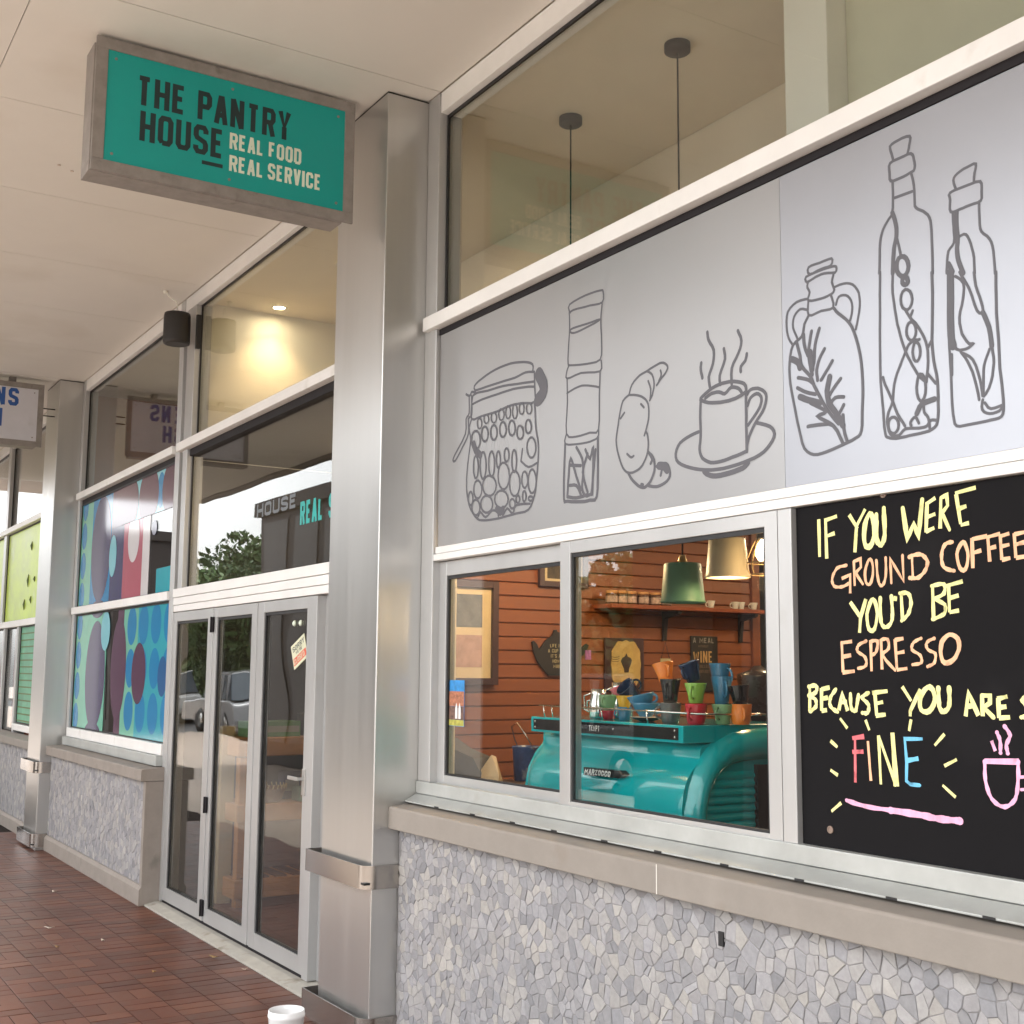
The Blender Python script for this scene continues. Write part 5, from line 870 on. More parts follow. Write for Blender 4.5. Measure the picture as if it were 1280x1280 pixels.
sg2 = hang_sign(XS2, -1.62, -.363, 3.745, 4.352, 'white hanging sign with blue letters beside the far column', WHITEF)
def line2(text, y1, zb, h, k=1.0):
    mb = MB()
    ww = word_width(text, h) * k
    word(mb, text, 0, 0, h, lambda u, v, d: (XS2 - .006 + d, y1 - ww + u * k, zb + v), stroke=.2)
    mb.build('sign_lettering', BLUEL, sg2, normals=False)
line2('ENS', -.60, 4.12, .17); line2('SH', -.735, 3.915, .17)
MB().tube([(XS2 - .08, -.37, 4.14), (XS2 - .08, -.24, 4.14)], .006).tube([(XS2 - .08, -.37, 4.07), (XS2 - .08, -.24, 4.07)], .006).build('cable', GASKET, sg2)

# speaker
sp = empty('outdoor_speaker', (-8.95, -.24, 4.1), 'black cylindrical speaker hanging from the soffit beside the window mullion', 'speaker')
MB().lathe([(.075, 3.995), (.092, 4.0), (.096, 4.02), (.096, 4.205), (.092, 4.225), (.04, 4.23)], (-8.78, -.14, 0), 24).build('speaker_body', M('speaker_black', (.022, .019, .018), .5), sp)
MB().box(-8.73, -8.69, -.02, .01, 3.97, 4.22).build('mounting_plate', GASKET, sp)
MB().tube([(-8.78, -.14, 4.255), (-8.79, -.15, 4.32), (-8.84, -.19, 4.36), (-8.87, -.21, SOF)], .005).lathe([(.012, SOF - .02), (.02, SOF - .001)], (-8.87, -.21, 0), 10).build('speaker_cable', PLASTER_W, sp)

# white tub on the ground
TUB = M('white_plastic', (.80, .80, .80), .35, var=.02)
tb = empty('white_tub', (-5.37, -.52, 0), 'small white plastic tub on the pavement by the steel column', 'tub')
MB().lathe([(.066, 0), (.068, .004), (.078, .135), (.081, .140), (.081, .150), (.079, .152), (.0785, .168), (.075, .168), (.073, .15), (.064, .01)], (-5.37, -.52, .002), 32).build('tub_body', TUB, tb)
# ================================================================== INTERIOR SHELL
DARKW = M('dark_interior', (.035, .03, .032), .7)
ORANGE = M('stained_board', (.225, .066, .021), .45, var=.16, scale=5, stretch=(1, .25, 3), bump=.06, bscale=60)
BR_IN = M('interior_brick', (.17, .07, .05), .7, var=.2, scale=14, bump=.3, attr='tint')
TERRA = M('terracotta_wall', (.42, .17, .11), .7)
FLOORI = M('dark_red_floor_tile', (.13, .055, .045), .35, var=.12)
tag(box('cafe_floor', FLOORI, -9.0, 1.5, .101, 7.0, -.3, .018), kind='structure')
tag(box('shop_floor', FLOORI, -19.2, -9.1, .101, 7.0, -.3, .016), kind='structure')
tag(box('cafe_ceiling', PLASTER, -19.2, 1.5, .0, 1.295, SOF + .001, SOF + .3), kind='structure')
tag(box('bulkhead', PLASTER, -19.2, 1.5, 1.3, 1.42, 2.62, SOF + .3), kind='structure')
tag(box('rear_ceiling', PLASTER, -19.2, 1.5, 1.423, 7.1, 2.62, 2.8), kind='structure')
tag(box('rear_wall', DARKW, -19.2, 1.5, 7.0, 7.15, 0, 2.7), kind='structure')
tag(box('cafe_side_wall', PLASTER, 1.42, 1.55, .101, 7.0, 0, SOF), kind='structure')
tag(box('partition_wall', PLASTER_W, -9.09, -9.0, .101, 7.0, 0, SOF), kind='structure')
tag(box('partition_wall', TERRA, -12.85, -12.75, .101, 7.0, 0, SOF), kind='structure')
tag(box('window_backing', M('grey_backing', (.10, .10, .13), .8), -12.7, -9.1, .35, .38, .02, 3.26), kind='structure')
tag(box('far_backing', TERRA, -19.1, -12.9, 1.0, 1.04, .02, 3.9), kind='structure')
tag(box('far_end_wall', TERRA, -19.35, -19.2, -.02, 7, 0, SOF), kind='structure')
# duct and pale wall seen through the clerestory
tag(box('plaster_pier', PLASTER_W, -3.235, -3.02, .50, .74, 2.45, SOF, bevel=.004), kind='structure')
tag(box('upper_wall', M('olive_cream_paint', (.60, .59, .45), .8, var=.04), -3.018, 1.4, .60, .70, 2.45, SOF), kind='structure')
tag(box('column_casing', PLASTER, -5.7, -5.1, .10, .16, 0, SOF), kind='structure')
# orange boarded wall, each board its own piece
bw = box('boarded_wall', M('board_backing', (.05, .02, .012), .8), -5.75, -5.617, .165, 2.46, .02, 2.60)
tag(bw, kind='structure')
bh = .0722; proto = None
for k in range(35):
    z = .03 + k * bh
    mbd = MB().add([(-5.618, y, zz) if i in (0, 5) else (xx, y, zz) for y in (.17, 2.458) for i, (xx, zz) in enumerate([(-5.618, z + .003), (-5.600, z + .003), (-5.596, z + .007), (-5.600, z + bh - .004), (-5.604, z + bh), (-5.618, z + bh)])],
                 [tuple(range(5, -1, -1)), tuple(range(6, 12))] + [(i, (i + 1) % 6, 6 + (i + 1) % 6, 6 + i) for i in range(6)])
    if z > 1.0:
        mbd.build('board', ORANGE, bw)
tag(box('wall_trim', ORANGE, -5.62, -5.58, 2.461, 2.52, .02, 2.60), kind='structure')
# brick wall farther back
bkw = box('brick_wall', M('pale_mortar', (.24, .18, .14), .9), -6.4, 1.4, 4.0, 4.2, .02, 2.6)
tag(bkw, kind='structure')
random.seed(21)
mbk = MB()
for r in range(34):
    for c in range(35):
        x0 = -6.4 + c * .23 + (r % 2) * .115; z0 = .04 + r * .075
        if z0 > 2.5: continue
        k = random.uniform(.8, 1.2)
        mbk.box(x0, x0 + .22, 3.992, 4.0 + .01, z0, z0 + .066, tint=(.20 * k, .075 * k, .05 * k))
tag(mbk.build('wall_bricks', BR_IN, bkw, tint=True), kind='stuff')
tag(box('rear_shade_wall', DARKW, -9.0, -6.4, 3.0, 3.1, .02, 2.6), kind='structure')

# counter inside the serving window
WOODD = M('dark_counter_wood', (.10, .055, .03), .4, var=.2, scale=4, stretch=(.3, 2, 2))
ct = empty('service_counter', (-3.4, .45, 0), 'dark wooden counter carrying the coffee machine behind the serving window', 'counter')
box('counter_top', WOODD, -4.75, 1.3, .125, .80, 1.0, 1.045, ct, .004)
box('counter_front', WOODD, -4.70, 1.3, .14, .78, .02, .998, ct)

# ------------------------------------------------------------------ lamps
def warm(name, loc, power, r=.03, col=(1, .72, .42), parent=None, spot=None):
    d = bpy.data.lights.new(name, 'SPOT' if spot else 'POINT')
    d.energy = power; d.shadow_soft_size = r; d.color = col
    if spot: d.spot_size = radians(spot); d.spot_blend = 1.
    o = bpy.data.objects.new(name, d); COL.objects.link(o); o.location = loc
    if parent is not None:
        o.parent = parent; o.matrix_parent_inverse = Matrix.Translation(-parent.location)
    return o
GLOW = M('lamp_glow', (1, .9, .7), .5, emit=(1, .78, .48), estr=70)
TRIM = M('white_trim', (.75, .73, .68), .5)
for i, x in enumerate((-8.80, -7.60, -6.40)):
    lab = ('lit recessed downlight in the ceiling behind the glass above the doors, nearest the mullion', 'lit recessed downlight half hidden by the steel column edge', 'recessed downlight hidden behind the steel column')[i]
    dl = empty('ceiling_downlight', (x, .645, SOF), lab, 'downlight', 'downlights over the doors')
    MB().lathe([(.062, SOF), (.062, SOF - .006), (.045, SOF - .008), (.042, SOF - .001)], (x, .645, 0), 24, cap=False).build('trim_ring', TRIM, dl)
    MB().lathe([(.001, SOF - .002), (.042, SOF - .002)], (x, .645, 0), 24, cap=False).build('lamp_lens', GLOW, dl)
    warm('lamp_light', (x, .645, SOF - .03), 16, .04, (1, .66, .33), dl, spot=105)
SHG = M('green_enamel', (.075, .18, .125), .5, var=.06)
SHW = M('cream_enamel', (.50, .43, .32), .4, var=.05)
BULB = M('bulb_glow', (1, .85, .6), .5, emit=(1, .70, .36), estr=7)
INW = M('shade_inside', (.85, .75, .5), .5)
def pendant(x, y, zb, zt, rb, rt, mat, label, power, top=SOF):
    p = empty('pendant_lamp', (x, y, zb), label, 'pendant lamp', 'bucket-shade pendant lamps over the counter')
    MB().lathe([(.058, top), (.058, top - .035), (.052, top - .04), (.004, top - .041)], (x, y, 0), 24).build('ceiling_rose', SHADE_BRONZE, p)
    MB().tube([(x, y, top - .04), (x + .002, y, (top + zt) / 2), (x, y, zt + .02)], .004).build('cord', SHADE_BRONZE, p)
    MB().lathe([(.012, zt + .035), (.02, zt + .01), (.022, zt)], (x, y, 0), 12).build('lamp_holder', M('brass', (.4, .28, .12), .35, .8), p)
    sh = MB().lathe([(.01, zt), (rt - .006, zt), (rt, zt - .006), (rt + (rb - rt) * .93, zb + .012), (rb + .003, zb + .006), (rb + .003, zb), (rb - .003, zb), (rb - .004, zb + .01), (rt - .004, zt - .010), (.01, zt - .008)], (x, y, 0), 40, cap=False).build('lamp_shade', mat, p)
    if power:
        MB().lathe([(.001, zb + .03), (.022, zb + .04), (.028, zb + .06), (.015, zb + .09), (.01, zb + .12)], (x, y, 0), 16).build('bulb', BULB, p)
        warm('lamp_light', (x, y, zb + .025), power, .03, (1, .68, .36), p)
    return p
pendant(-4.03, .64, 1.943, 2.108, .092, .078, SHG, 'green bucket pendant lamp hanging above the coffee machine', 0)
pendant(-3.752, .64, 2.030, 2.19, .088, .073, SHW, 'cream bucket pendant lamp, lit, right of the green one', 1.6, 2.98)
pendant(-3.52, .80, 2.045, 2.21, .088, .073, SHW, 'second cream bucket lamp, mostly hidden by the caged bulb', 1.6, 2.98)
pendant(-4.89, .66, 2.42, 2.58, .130, .108, SHW, 'pendant whose dark ceiling disc is seen through the clerestory nearest the column', 14)
cb = empty('caged_bulb_lamp', (-3.52, .64, 2.05), 'lit round bulb in a wire cage beside the cream lamps', 'lamp')
MB().lathe([(.001, 2.078), (.022, 2.084), (.034, 2.105), (.034, 2.122), (.024, 2.15), (.013, 2.165)], (-3.54, .64, 0), 20).build('bulb', BULB, cb)
MB().lathe([(.016, 2.165), (.03, 2.17), (.03, 2.23), (.01, 2.25)], (-3.54, .64, 0), 16).build('lamp_holder', GASKET, cb)
MB().tube([(-3.54, .64, 2.25), (-3.54, .64, 2.98)], .004).build('cord', SHADE_BRONZE, cb)
CAGE = M('cage_wire', (.45, .30, .14), .35, .8)
cg = MB()
for k in range(8):
    a = 2 * pi * k / 8
    cg.tube([(-3.54 + r * cos(a), .64 + r * sin(a), z) for r, z in ((.03, 2.17), (.045, 2.14), (.066, 2.09), (.066, 2.055), (.055, 2.03))], .0022, 5)
for r, z in ((.066, 2.075), (.055, 2.03)):
    cg.tube([(-3.54 + r * cos(2 * pi * i / 24), .64 + r * sin(2 * pi * i / 24), z) for i in range(25)], .0022, 5, caps=False)
cg.build('wire_cage', CAGE, cb)
rail = empty('lamp_rail', (-3.2, .7, 2.98), 'black ceiling-hung pipe rail carrying the cream lamps behind the print panel', 'rail')
MB().box(-3.9, -2.6, .60, .84, 2.981, 3.0).build('rail_plate', GASKET, rail)
MB().tube([(-2.7, .8, 2.99), (-2.7, .8, SOF)], .01).build('rail_rod', GASKET, rail)
warm('lamp_light', (-3.525, .64, 2.0), .5, .05, (1, .66, .34), cb)
# added unseen lamps that brighten the boards and the door shelves
for i, (x, y, zc) in enumerate(((-4.3, 1.9, 0), (-4.6, 3.2, 0), (-2.6, 2.4, 0), (-7.6, 1.0, .585))):
    d = empty('added_fill_lamp', (x, y, 2.62 + zc), ('added lamp that brightens the orange boards', 'added lamp before the brick wall', 'added lamp over the middle of the cafe', 'added lamp behind the folding doors, brightening the shelves')[i], 'ceiling lamp', 'added fill lamps inside the cafe')
    MB().lathe([(.001, 2.592), (.06, 2.595), (.072, 2.605)], (x, y, zc), 20, cap=False).build('lamp_lens', GLOW, d)
    MB().lathe([(.074, 2.60), (.082, 2.605), (.082, 2.619)], (x, y, zc), 20, cap=False).build('trim_ring', TRIM, d)
    warm('lamp_light', (x, y, 2.56 + zc), (7, 2.5, 5, 9)[i], .06, (1, .72, .44), d)

# ------------------------------------------------------------------ coffee machine
TQ = M('turquoise_enamel', (.0, .37, .40), .16, var=.03, coat=.9)
CHROME = M('chrome', (.75, .73, .70), .12, 1.0, var=.02)
BLK = M('glossy_black', (.012, .012, .013), .2)
cm = empty('espresso_machine', (-3.91, .4, 1.045), 'glossy turquoise espresso machine seen from its back in the serving window', 'coffee machine')
def loft(secs, close=False):
    """list of (x, [(y,z)...]) sections"""
    mb = MB(); n = len(secs[0][1])
    vs = [(x, y, z) for x, pr in secs for y, z in pr]
    fs = []
    for k in range(len(secs) - 1):
        for i in range(n - 1 if not close else n):
            j = (i + 1) % n
            fs.append((k * n + i, k * n + j, (k + 1) * n + j, (k + 1) * n + i))
    mb.add(vs, fs, True)
    mb.add([(secs[0][0], y, z) for y, z in secs[0][1]], [tuple(range(n))])
    mb.add([(secs[-1][0], y, z) for y, z in secs[-1][1]], [tuple(range(n - 1, -1, -1))])
    return mb
prof0 = [(.64, 1.06), (.64, 1.404), (.26, 1.404), (.232, 1.396), (.222, 1.38), (.222, 1.362), (.215, 1.345), (.196, 1.325), (.172, 1.298), (.152, 1.265), (.140, 1.23), (.134, 1.19), (.132, 1.14), (.132, 1.06)]
def sec(x, k): return (x, [(y + (0 if y > .5 else (.23 - .23) + k * max(0, (1.40 - z) / .34) * .03), z) for y, z in prof0])
loft([sec(-4.452, .9), sec(-4.435, .3), sec(-4.40, 0), sec(-3.47, 0), sec(-3.44, .2)]).build('machine_body', TQ, cm)
# rounded left flank that flares below the tray
MB().prism([(.24, 1.40), (.24, 1.36), (.20, 1.32), (.165, 1.26), (.15, 1.19), (.15, 1.06), (.62, 1.06), (.62, 1.40)], -4.475, -4.445, 'x', True).build('left_flank', TQ, cm, .01)
# tray housing with black fascia
MB().box(-4.412, -3.428, .135, .66, 1.408, 1.470).build('cup_tray', TQ, cm, .004)
MB().box(-4.385, -3.452, .130, .136, 1.418, 1.461).build('black_fascia', BLK, cm, .001)
sc = MB()
for x in (-4.37, -3.467, -3.83):
    for z in ((1.428, 1.451) if x != -3.83 else (1.441,)):
        sc.lathe([(.005, 0), (.004, .002), (.001, .003)], (x, .130, z), 8, Matrix.Rotation(pi / 2, 3, 'X'))
sc.build('fascia_screw', CHROME, cm)
mb = MB(); word(mb, 'TEMPT', -3.985, 1.430, .020, wall_map(.1298), wiggle=.01)
mb.build('fascia_lettering', TUB, cm, normals=False)
# right side: broad arch like a wing, louvres inside
outer = [(.142, 1.06), (.146, 1.17), (.17, 1.26), (.20, 1.325), (.235, 1.375), (.285, 1.418), (.35, 1.446), (.43, 1.459), (.55, 1.466), (.66, 1.467)]
inner = [(.232, 1.06), (.236, 1.17), (.246, 1.225), (.268, 1.268), (.305, 1.303), (.355, 1.325), (.42, 1.337), (.48, 1.342), (.55, 1.343), (.66, 1.343)]
aw = MB(); nr = 9
vs = []
for (a, b) in zip(outer, inner):
    for k in range(nr):
        t = k / (nr - 1)
        bulge = sin(pi * t) ** .55 * .052
        vs.append((-3.44 + bulge, a[0] * (1 - t) + b[0] * t, a[1] * (1 - t) + b[1] * t))
fs = [(i * nr + k, i * nr + k + 1, (i + 1) * nr + k + 1, (i + 1) * nr + k) for i in range(len(outer) - 1) for k in range(nr - 1)]
aw.add(vs, fs, True).build('side_arch', TQ, cm)
MB().box(-3.47, -3.442, .225, .66, 1.062, 1.35).build('side_panel', TQ, cm)
for k in range(7):
    z = 1.105 + k * .029
    y0 = .232 + (0 if k < 4 else (k - 3) * .014)
    MB().prism([(-3.442, z), (-3.430, z + .002), (-3.430, z + .012), (-3.442, z + .027)], y0, .47, 'y').build('louvre', TQ, cm, .001)
MB().box(-3.441, -3.420, .475, .66, 1.07, 1.325).build('dark_opening', BLK, cm)
# badge
MB().prism([(-4.02, 1.258), (-3.79, 1.262), (-3.765, 1.276), (-3.79, 1.290), (-4.02, 1.288)], .128, .160, 'y').build('badge_plate', BLK, cm, .001)
mb = MB(); word(mb, 'MARZOCCO', -4.013, 1.263, .021, wall_map(.1265), stroke=.26, gap=.16, w=.66, wiggle=.03, slant=.3)
mb.build('badge_lettering', TUB, cm, normals=False)
# cup rail
rl = MB()
rl.tube([(-4.40, .17, 1.515), (-3.62, .165, 1.513), (-3.43, .20, 1.510), (-3.41, .30, 1.508), (-3.40, .50, 1.506)], .0035, 7)
for x, y in ((-4.36, .17), (-4.33, .19), (-3.95, .168), (-3.665, .166), (-3.405, .40)):
    rl.tube([(x, y, 1.47), (x - .012, y, 1.518)], .003, 6)
rl.tube([(-3.40, .42, 1.507), (-3.36, .44, 1.507)], .005, 7)
rl.build('cup_rail', CHROME, cm)

# ------------------------------------------------------------------ cups on the machine
def cupmat(c): return M('glaze_' + c, {'orange': (.80, .22, .03), 'black': (.012, .013, .016), 'green': (.26, .48, .08), 'red': (.50, .02, .035), 'blue': (.05, .20, .34), 'yellow': (.75, .42, .02), 'grey': (.10, .10, .10), 'pink': (.75, .16, .22), 'navy': (.015, .03, .07), 'white': (.75, .74, .70), 'sage': (.22, .40, .20)}[c], .12, var=.03, coat=.5)
INSIDE = M('cream_glaze', (.78, .74, .66), .2)
cup_src = {}
def cup(kind, colr, x, y, z, label, rz=0., tilt=0., tdir=0., s=1.0, sz=1.0):
    key = (kind, colr)
    e = empty('cup' if kind != 'saucer' else 'saucer', (0, 0, 0), label, 'cup' if kind != 'saucer' else 'saucer', 'cups and saucers stacked on the coffee machine')
    m = cupmat(colr)
    if kind == 'tumbler':
        pr = [(.028, 0), (.031, .002), (.035, .02), (.040, .070), (.040, .073), (.037, .073), (.029, .008), (.001, .006)]; hy = (.017, .058, .036, .026)
    elif kind == 'mug':
        pr = [(.022, 0), (.025, .002), (.029, .03), (.040, .068), (.0405, .072), (.0375, .072), (.026, .03), (.021, .008), (.001, .006)]; hy = (.018, .060, .035, .024)
    elif kind == 'tall':
        pr = [(.024, 0), (.026, .002), (.031, .05), (.042, .104), (.042, .108), (.039, .108), (.028, .05), (.022, .008), (.001, .006)]; hy = (.03, .09, .035, .030)
    elif kind == 'wide':
        pr = [(.024, 0), (.026, .004), (.040, .022), (.052, .048), (.0525, .052), (.0495, .052), (.037, .022), (.022, .009), (.001, .008)]; hy = (.014, .045, .046, .024)
    else:
        pr = [(.03, 0), (.032, .003), (.068, .014), (.0685, .017), (.064, .016), (.03, .006), (.001, .005)]; hy = None
    pr = [(r * s, zz * s * sz) for r, zz in pr]
    top = pr.index(max(pr, key=lambda p: p[1]))
    no = [i for i, p in enumerate(pr) if p[1] == pr[top][1]][-1]
    MB().lathe(pr[:no + 1], (0, 0, 0), 28, cap=False).build('cup_body' if kind != 'saucer' else 'saucer_body', m, e)
    MB().lathe(pr[no:], (0, 0, 0), 28, cap=False).build('cup_inside' if kind != 'saucer' else 'saucer_well', INSIDE if colr in ('black', 'grey', 'orange') else m, e)
    if hy and kind != 'tumbler_plain':
        z0, z1, r0, ex = [q * s for q in hy]
        z0 *= sz; z1 *= sz
        pts = []
        for k in range(11):
            t = k / 10 * pi
            pts.append((r0 * .86 + (ex) * sin(t) ** .8, 0, (z0 + z1) / 2 + (z1 - z0) / 2 * cos(t)))
        MB().tube(pts, .0048 * s, 8).build('handle', m, e)
    e.location = (x, y, z)
    e.rotation_mode = 'XYZ'
    e.rotation_euler = (tilt * sin(tdir), -tilt * cos(tdir), rz)
    return e
T = 1.471
CN = -radians(58 + 90 - 30)   # a handle pointing roughly at the viewer
cup('tumbler', 'red', -3.475, .235, T, 'red glazed cup at the bottom front of the cup stacks', rz=-1.2)
cup('mug', 'green', -3.475, .235, T + .0745, 'lime green cup standing on the red cup', rz=-1.05)
cup('mug', 'navy', -3.50, .25, T + .152, 'navy cup lying on top of the lime green cup', rz=-1.3, tilt=.32, tdir=2.4)
cup('tumbler', 'grey', -3.625, .24, T, 'dark grey cup left of the red cup', rz=-2.2)
cup('tall', 'black', -3.625, .24, T + .06, 'tall black cup under the tilted orange cup', rz=-1.0, s=.92)
cup('mug', 'orange', -3.648, .24, T + .147, 'orange cup tilted on top of the black cup', rz=-.4, tilt=.22, tdir=.6)
cup('mug', 'sage', -3.44, .33, T, 'green cup standing behind the red cup', rz=-1.2)
cup('tall', 'blue', -3.455, .34, T + .068, 'tall steel-blue mug stacked behind the lime cup', rz=-.4, s=.95)
cup('tall', 'blue', -3.47, .345, T + .115, 'topmost steel-blue mug with its handle to the right', rz=.15, s=.95)
cup('tumbler', 'orange', -3.40, .38, T, 'orange cup at the right end of the machine top', rz=-.5)
cup('mug', 'black', -3.40, .38, T + .068, 'black cup with cream inside standing on the orange cup', rz=2, tilt=.12, tdir=-1.2)
cup('saucer', 'black', -3.76, .235, T, 'black saucer under the blue cups', s=.95)
cup('wide', 'blue', -3.765, .235, T + .017, 'lower wide blue cup, left of the grey cup', rz=.5, s=1.02)
cup('wide', 'blue', -3.78, .235, T + .048, 'upper wide blue cup leaning on the lower one', rz=.5, s=1.02, tilt=.22, tdir=.4)
cup('tumbler', 'blue', -3.885, .225, T, 'small blue cup under the yellow cup', rz=-2, s=.7)
cup('mug', 'yellow', -3.885, .225, T + .035, 'yellow cup left of the blue cups', rz=-.2, s=.82)
cup('mug', 'navy', -3.88, .28, T + .085, 'dark navy cup on its side above the yellow cup', rz=1., tilt=.9, tdir=.4)
cup('tumbler', 'red', -3.99, .225, T, 'low red cup under the sage green cup', s=.8, rz=-1.4, sz=.6)
cup('mug', 'sage', -3.99, .225, T + .030, 'sage green cup at the left of the stacks', rz=-1.2, s=.9)
cup('wide', 'pink', -3.975, .30, T + .075, 'pink cup lying behind the sage green cup', rz=-.3, tilt=.3, tdir=.5)
# chrome milk jugs and bell at the left
def jug(x, y, z, s, label):
    e = empty('milk_jug', (x, y, z), label, 'jug', 'small steel milk jugs')
    MB().lathe([(.030 * s, z), (.034 * s, z + .005), (.036 * s, z + .05 * s), (.026 * s, z + .085 * s), (.030 * s, z + .105 * s), (.028 * s, z + .105 * s), (.024 * s, z + .085 * s)], (x, y, 0), 20).build('jug_body', CHROME, e)
    MB().tube([(x - .03 * s, y - .01, z + .09 * s), (x - .065 * s, y - .02, z + .08 * s), (x - .062 * s, y - .02, z + .03 * s), (x - .034 * s, y - .01, z + .02 * s)], .0035, 6).build('handle', CHROME, e)
jug(-4.09, .25, T, 1.1, 'larger steel milk jug at the left end of the cup stacks')
jug(-4.06, .34, T, 1.35, 'steel milk jug behind the larger one, left of the pink cup')
jug(-4.16, .30, T + .001, .8, 'small steel milk jug nearest the window stile')

# blue tin pail
tinb = M('blue_tin_print', (.03, .07, .20), .35, .1, var=.4, scale=22, dirt=((.62, .62, .60), 11, .60))
x, y, z = -4.94, .45, 1.045
tin = empty('tin_pail', (x, y, z), 'blue and white patterned tin pail with wire handle left of the coffee machine', 'tin pail')
MB().lathe([(.052, 1.155), (.056, 1.158), (.064, 1.30), (.067, 1.305), (.067, 1.31), (.063, 1.312), (.060, 1.30), (.052, 1.165)], (x, y, 0), 28).build('pail_body', tinb, tin)
MB().tube([(x - .066, y, 1.295), (x - .07, y - .02, 1.34), (x - .05, y - .05, 1.40), (x + .01, y - .055, 1.42), (x + .052, y - .04, 1.37), (x + .066, y, 1.30)], .003, 6).build('wire_handle', CHROME, tin)
MB().box(-5.05, -4.83, .34, .56, 1.047, 1.154).build('pail_stand', WOODD, tin, .004)
box('counter_return', WOODD, -5.55, -4.755, .17, .80, .02, 1.045, ct, .004)

# cream paper bag and dark cloth on the counter corner
CLOTH = M('dark_grey_cloth', (.075, .068, .07), .9, var=.15, scale=12, bump=.3)
PAPER = M('cream_paper', (.62, .42, .24), .7, var=.06)
mb = MB()
mb.prism([(-5.45, 1.046), (-5.45, 1.31), (-5.33, 1.335), (-5.18, 1.29), (-5.0, 1.262), (-4.93, 1.20), (-4.90, 1.046)], .20, .30, 'y')
tag(mb.build('cloth_bag', CLOTH, bevel=.03, seg=4), 'dark grey cloth bag slumped in the lower left corner of the serving window', 'bag')
mb = MB()
mb.add([(-4.99, .19, 1.046), (-4.78, .19, 1.046), (-4.78, .27, 1.046), (-4.99, .27, 1.046), (-4.87, .22, 1.283), (-4.845, .23, 1.275), (-4.77, .20, 1.20), (-4.98, .20, 1.17)],
       [(0, 1, 6, 4, 7), (1, 2, 5, 6), (2, 3, 4, 5), (3, 0, 7, 4), (4, 6, 5), (3, 2, 1, 0)])
tag(mb.build('paper_bag', PAPER), 'folded cream paper bag beside the dark cloth bag', 'paper bag')

# poster stuck on the left sash glass
PST = empty('glass_poster', (-4.86, .03, 1.41), 'small colour poster of a crowd under blue sky stuck on the left sliding glass', 'poster')
def flat(name, m, x0, x1, z0, z1, y, par): MB().box(x0, x1, y, y + .0008, z0, z1).build(name, m, par)
flat('poster_sheet', M('poster_blue', (.04, .26, .60), .5, var=.3, scale=30), -4.938, -4.795, 1.412, 1.614, .0335, PST)
flat('poster_band', M('poster_crowd', (.40, .16, .09), .5, var=.6, scale=60), -4.936, -4.797, 1.50, 1.565, .0325, PST)
flat('poster_band', M('poster_dark', (.16, .09, .07), .5, var=.7, scale=50), -4.936, -4.797, 1.44, 1.499, .0325, PST)
flat('poster_band', M('poster_green', (.42, .40, .08), .5, var=.4, scale=40), -4.936, -4.797, 1.414, 1.4395, .0325, PST)
b = MB()
for x in (-4.862, -4.833): b.prism([(x - .010, 1.445), (x + .010, 1.445), (x + .010, 1.49), (x, 1.515), (x - .010, 1.49)], .0315, .0323, 'y')
b.build('poster_bottle', TUB, PST)
st_ = MB().box(-3.878, -3.84, .0345, .0353, 1.70, 1.735).build('window_sticker', M('sticker_pink', (.45, .12, .20), .5, var=.5, scale=70))
tag(st_, 'tiny red and blue sticker at the left edge of the right sliding glass', 'sticker')

# ------------------------------------------------------------------ things on the orange boards (plane x = -5.596)
XB = -5.594
bmap = lambda u, v, d: (XB + d, u, v)
def wframe(name, label, cat, y0, y1, z0, z1, fm_, wdt=.03, dep=.025, mat_=None):
    e = empty(name, (XB, (y0 + y1) / 2, z0), label, cat)
    f = MB().box(XB, XB + dep, y0, y0 + wdt, z0, z1).box(XB, XB + dep, y1 - wdt, y1, z0, z1).box(XB, XB + dep, y0 + wdt, y1 - wdt, z0, z0 + wdt).box(XB, XB + dep, y0 + wdt, y1 - wdt, z1 - wdt, z1)
    f.build('picture_frame', fm_, e, .002)
    MB().box(XB, XB + .008, y0 + wdt, y1 - wdt, z0 + wdt, z1 - wdt).build('picture_mount', mat_, e)
    return e
MOUNT = M('cream_mount', (.66, .54, .36), .7)
DKF = M('dark_frame_wood', (.06, .03, .035), .4)
p1 = wframe('framed_picture', 'cream mounted double picture in a dark frame at the left end of the boards', 'picture', .30, .675, 1.585, 2.12, DKF, .035, .03, MOUNT)
box('picture_print', M('print_grey', (.12, .12, .12), .5, var=.5, scale=14), XB + .008, XB + .010, .42, .585, 1.88, 2.05, p1)
box('picture_print', M('print_rose', (.42, .26, .22), .5, var=.25, scale=18), XB + .008, XB + .010, .42, .585, 1.675, 1.84, p1)
p2 = wframe('framed_picture', 'small dark framed picture high on the boards near the sash stile', 'picture', .935, 1.25, 2.11, 2.34, DKF, .03, .025, MOUNT)
box('picture_print', M('print_dark', (.06, .045, .03), .5, var=.7, scale=20), XB + .008, XB + .010, .99, 1.10, 2.155, 2.30, p2)
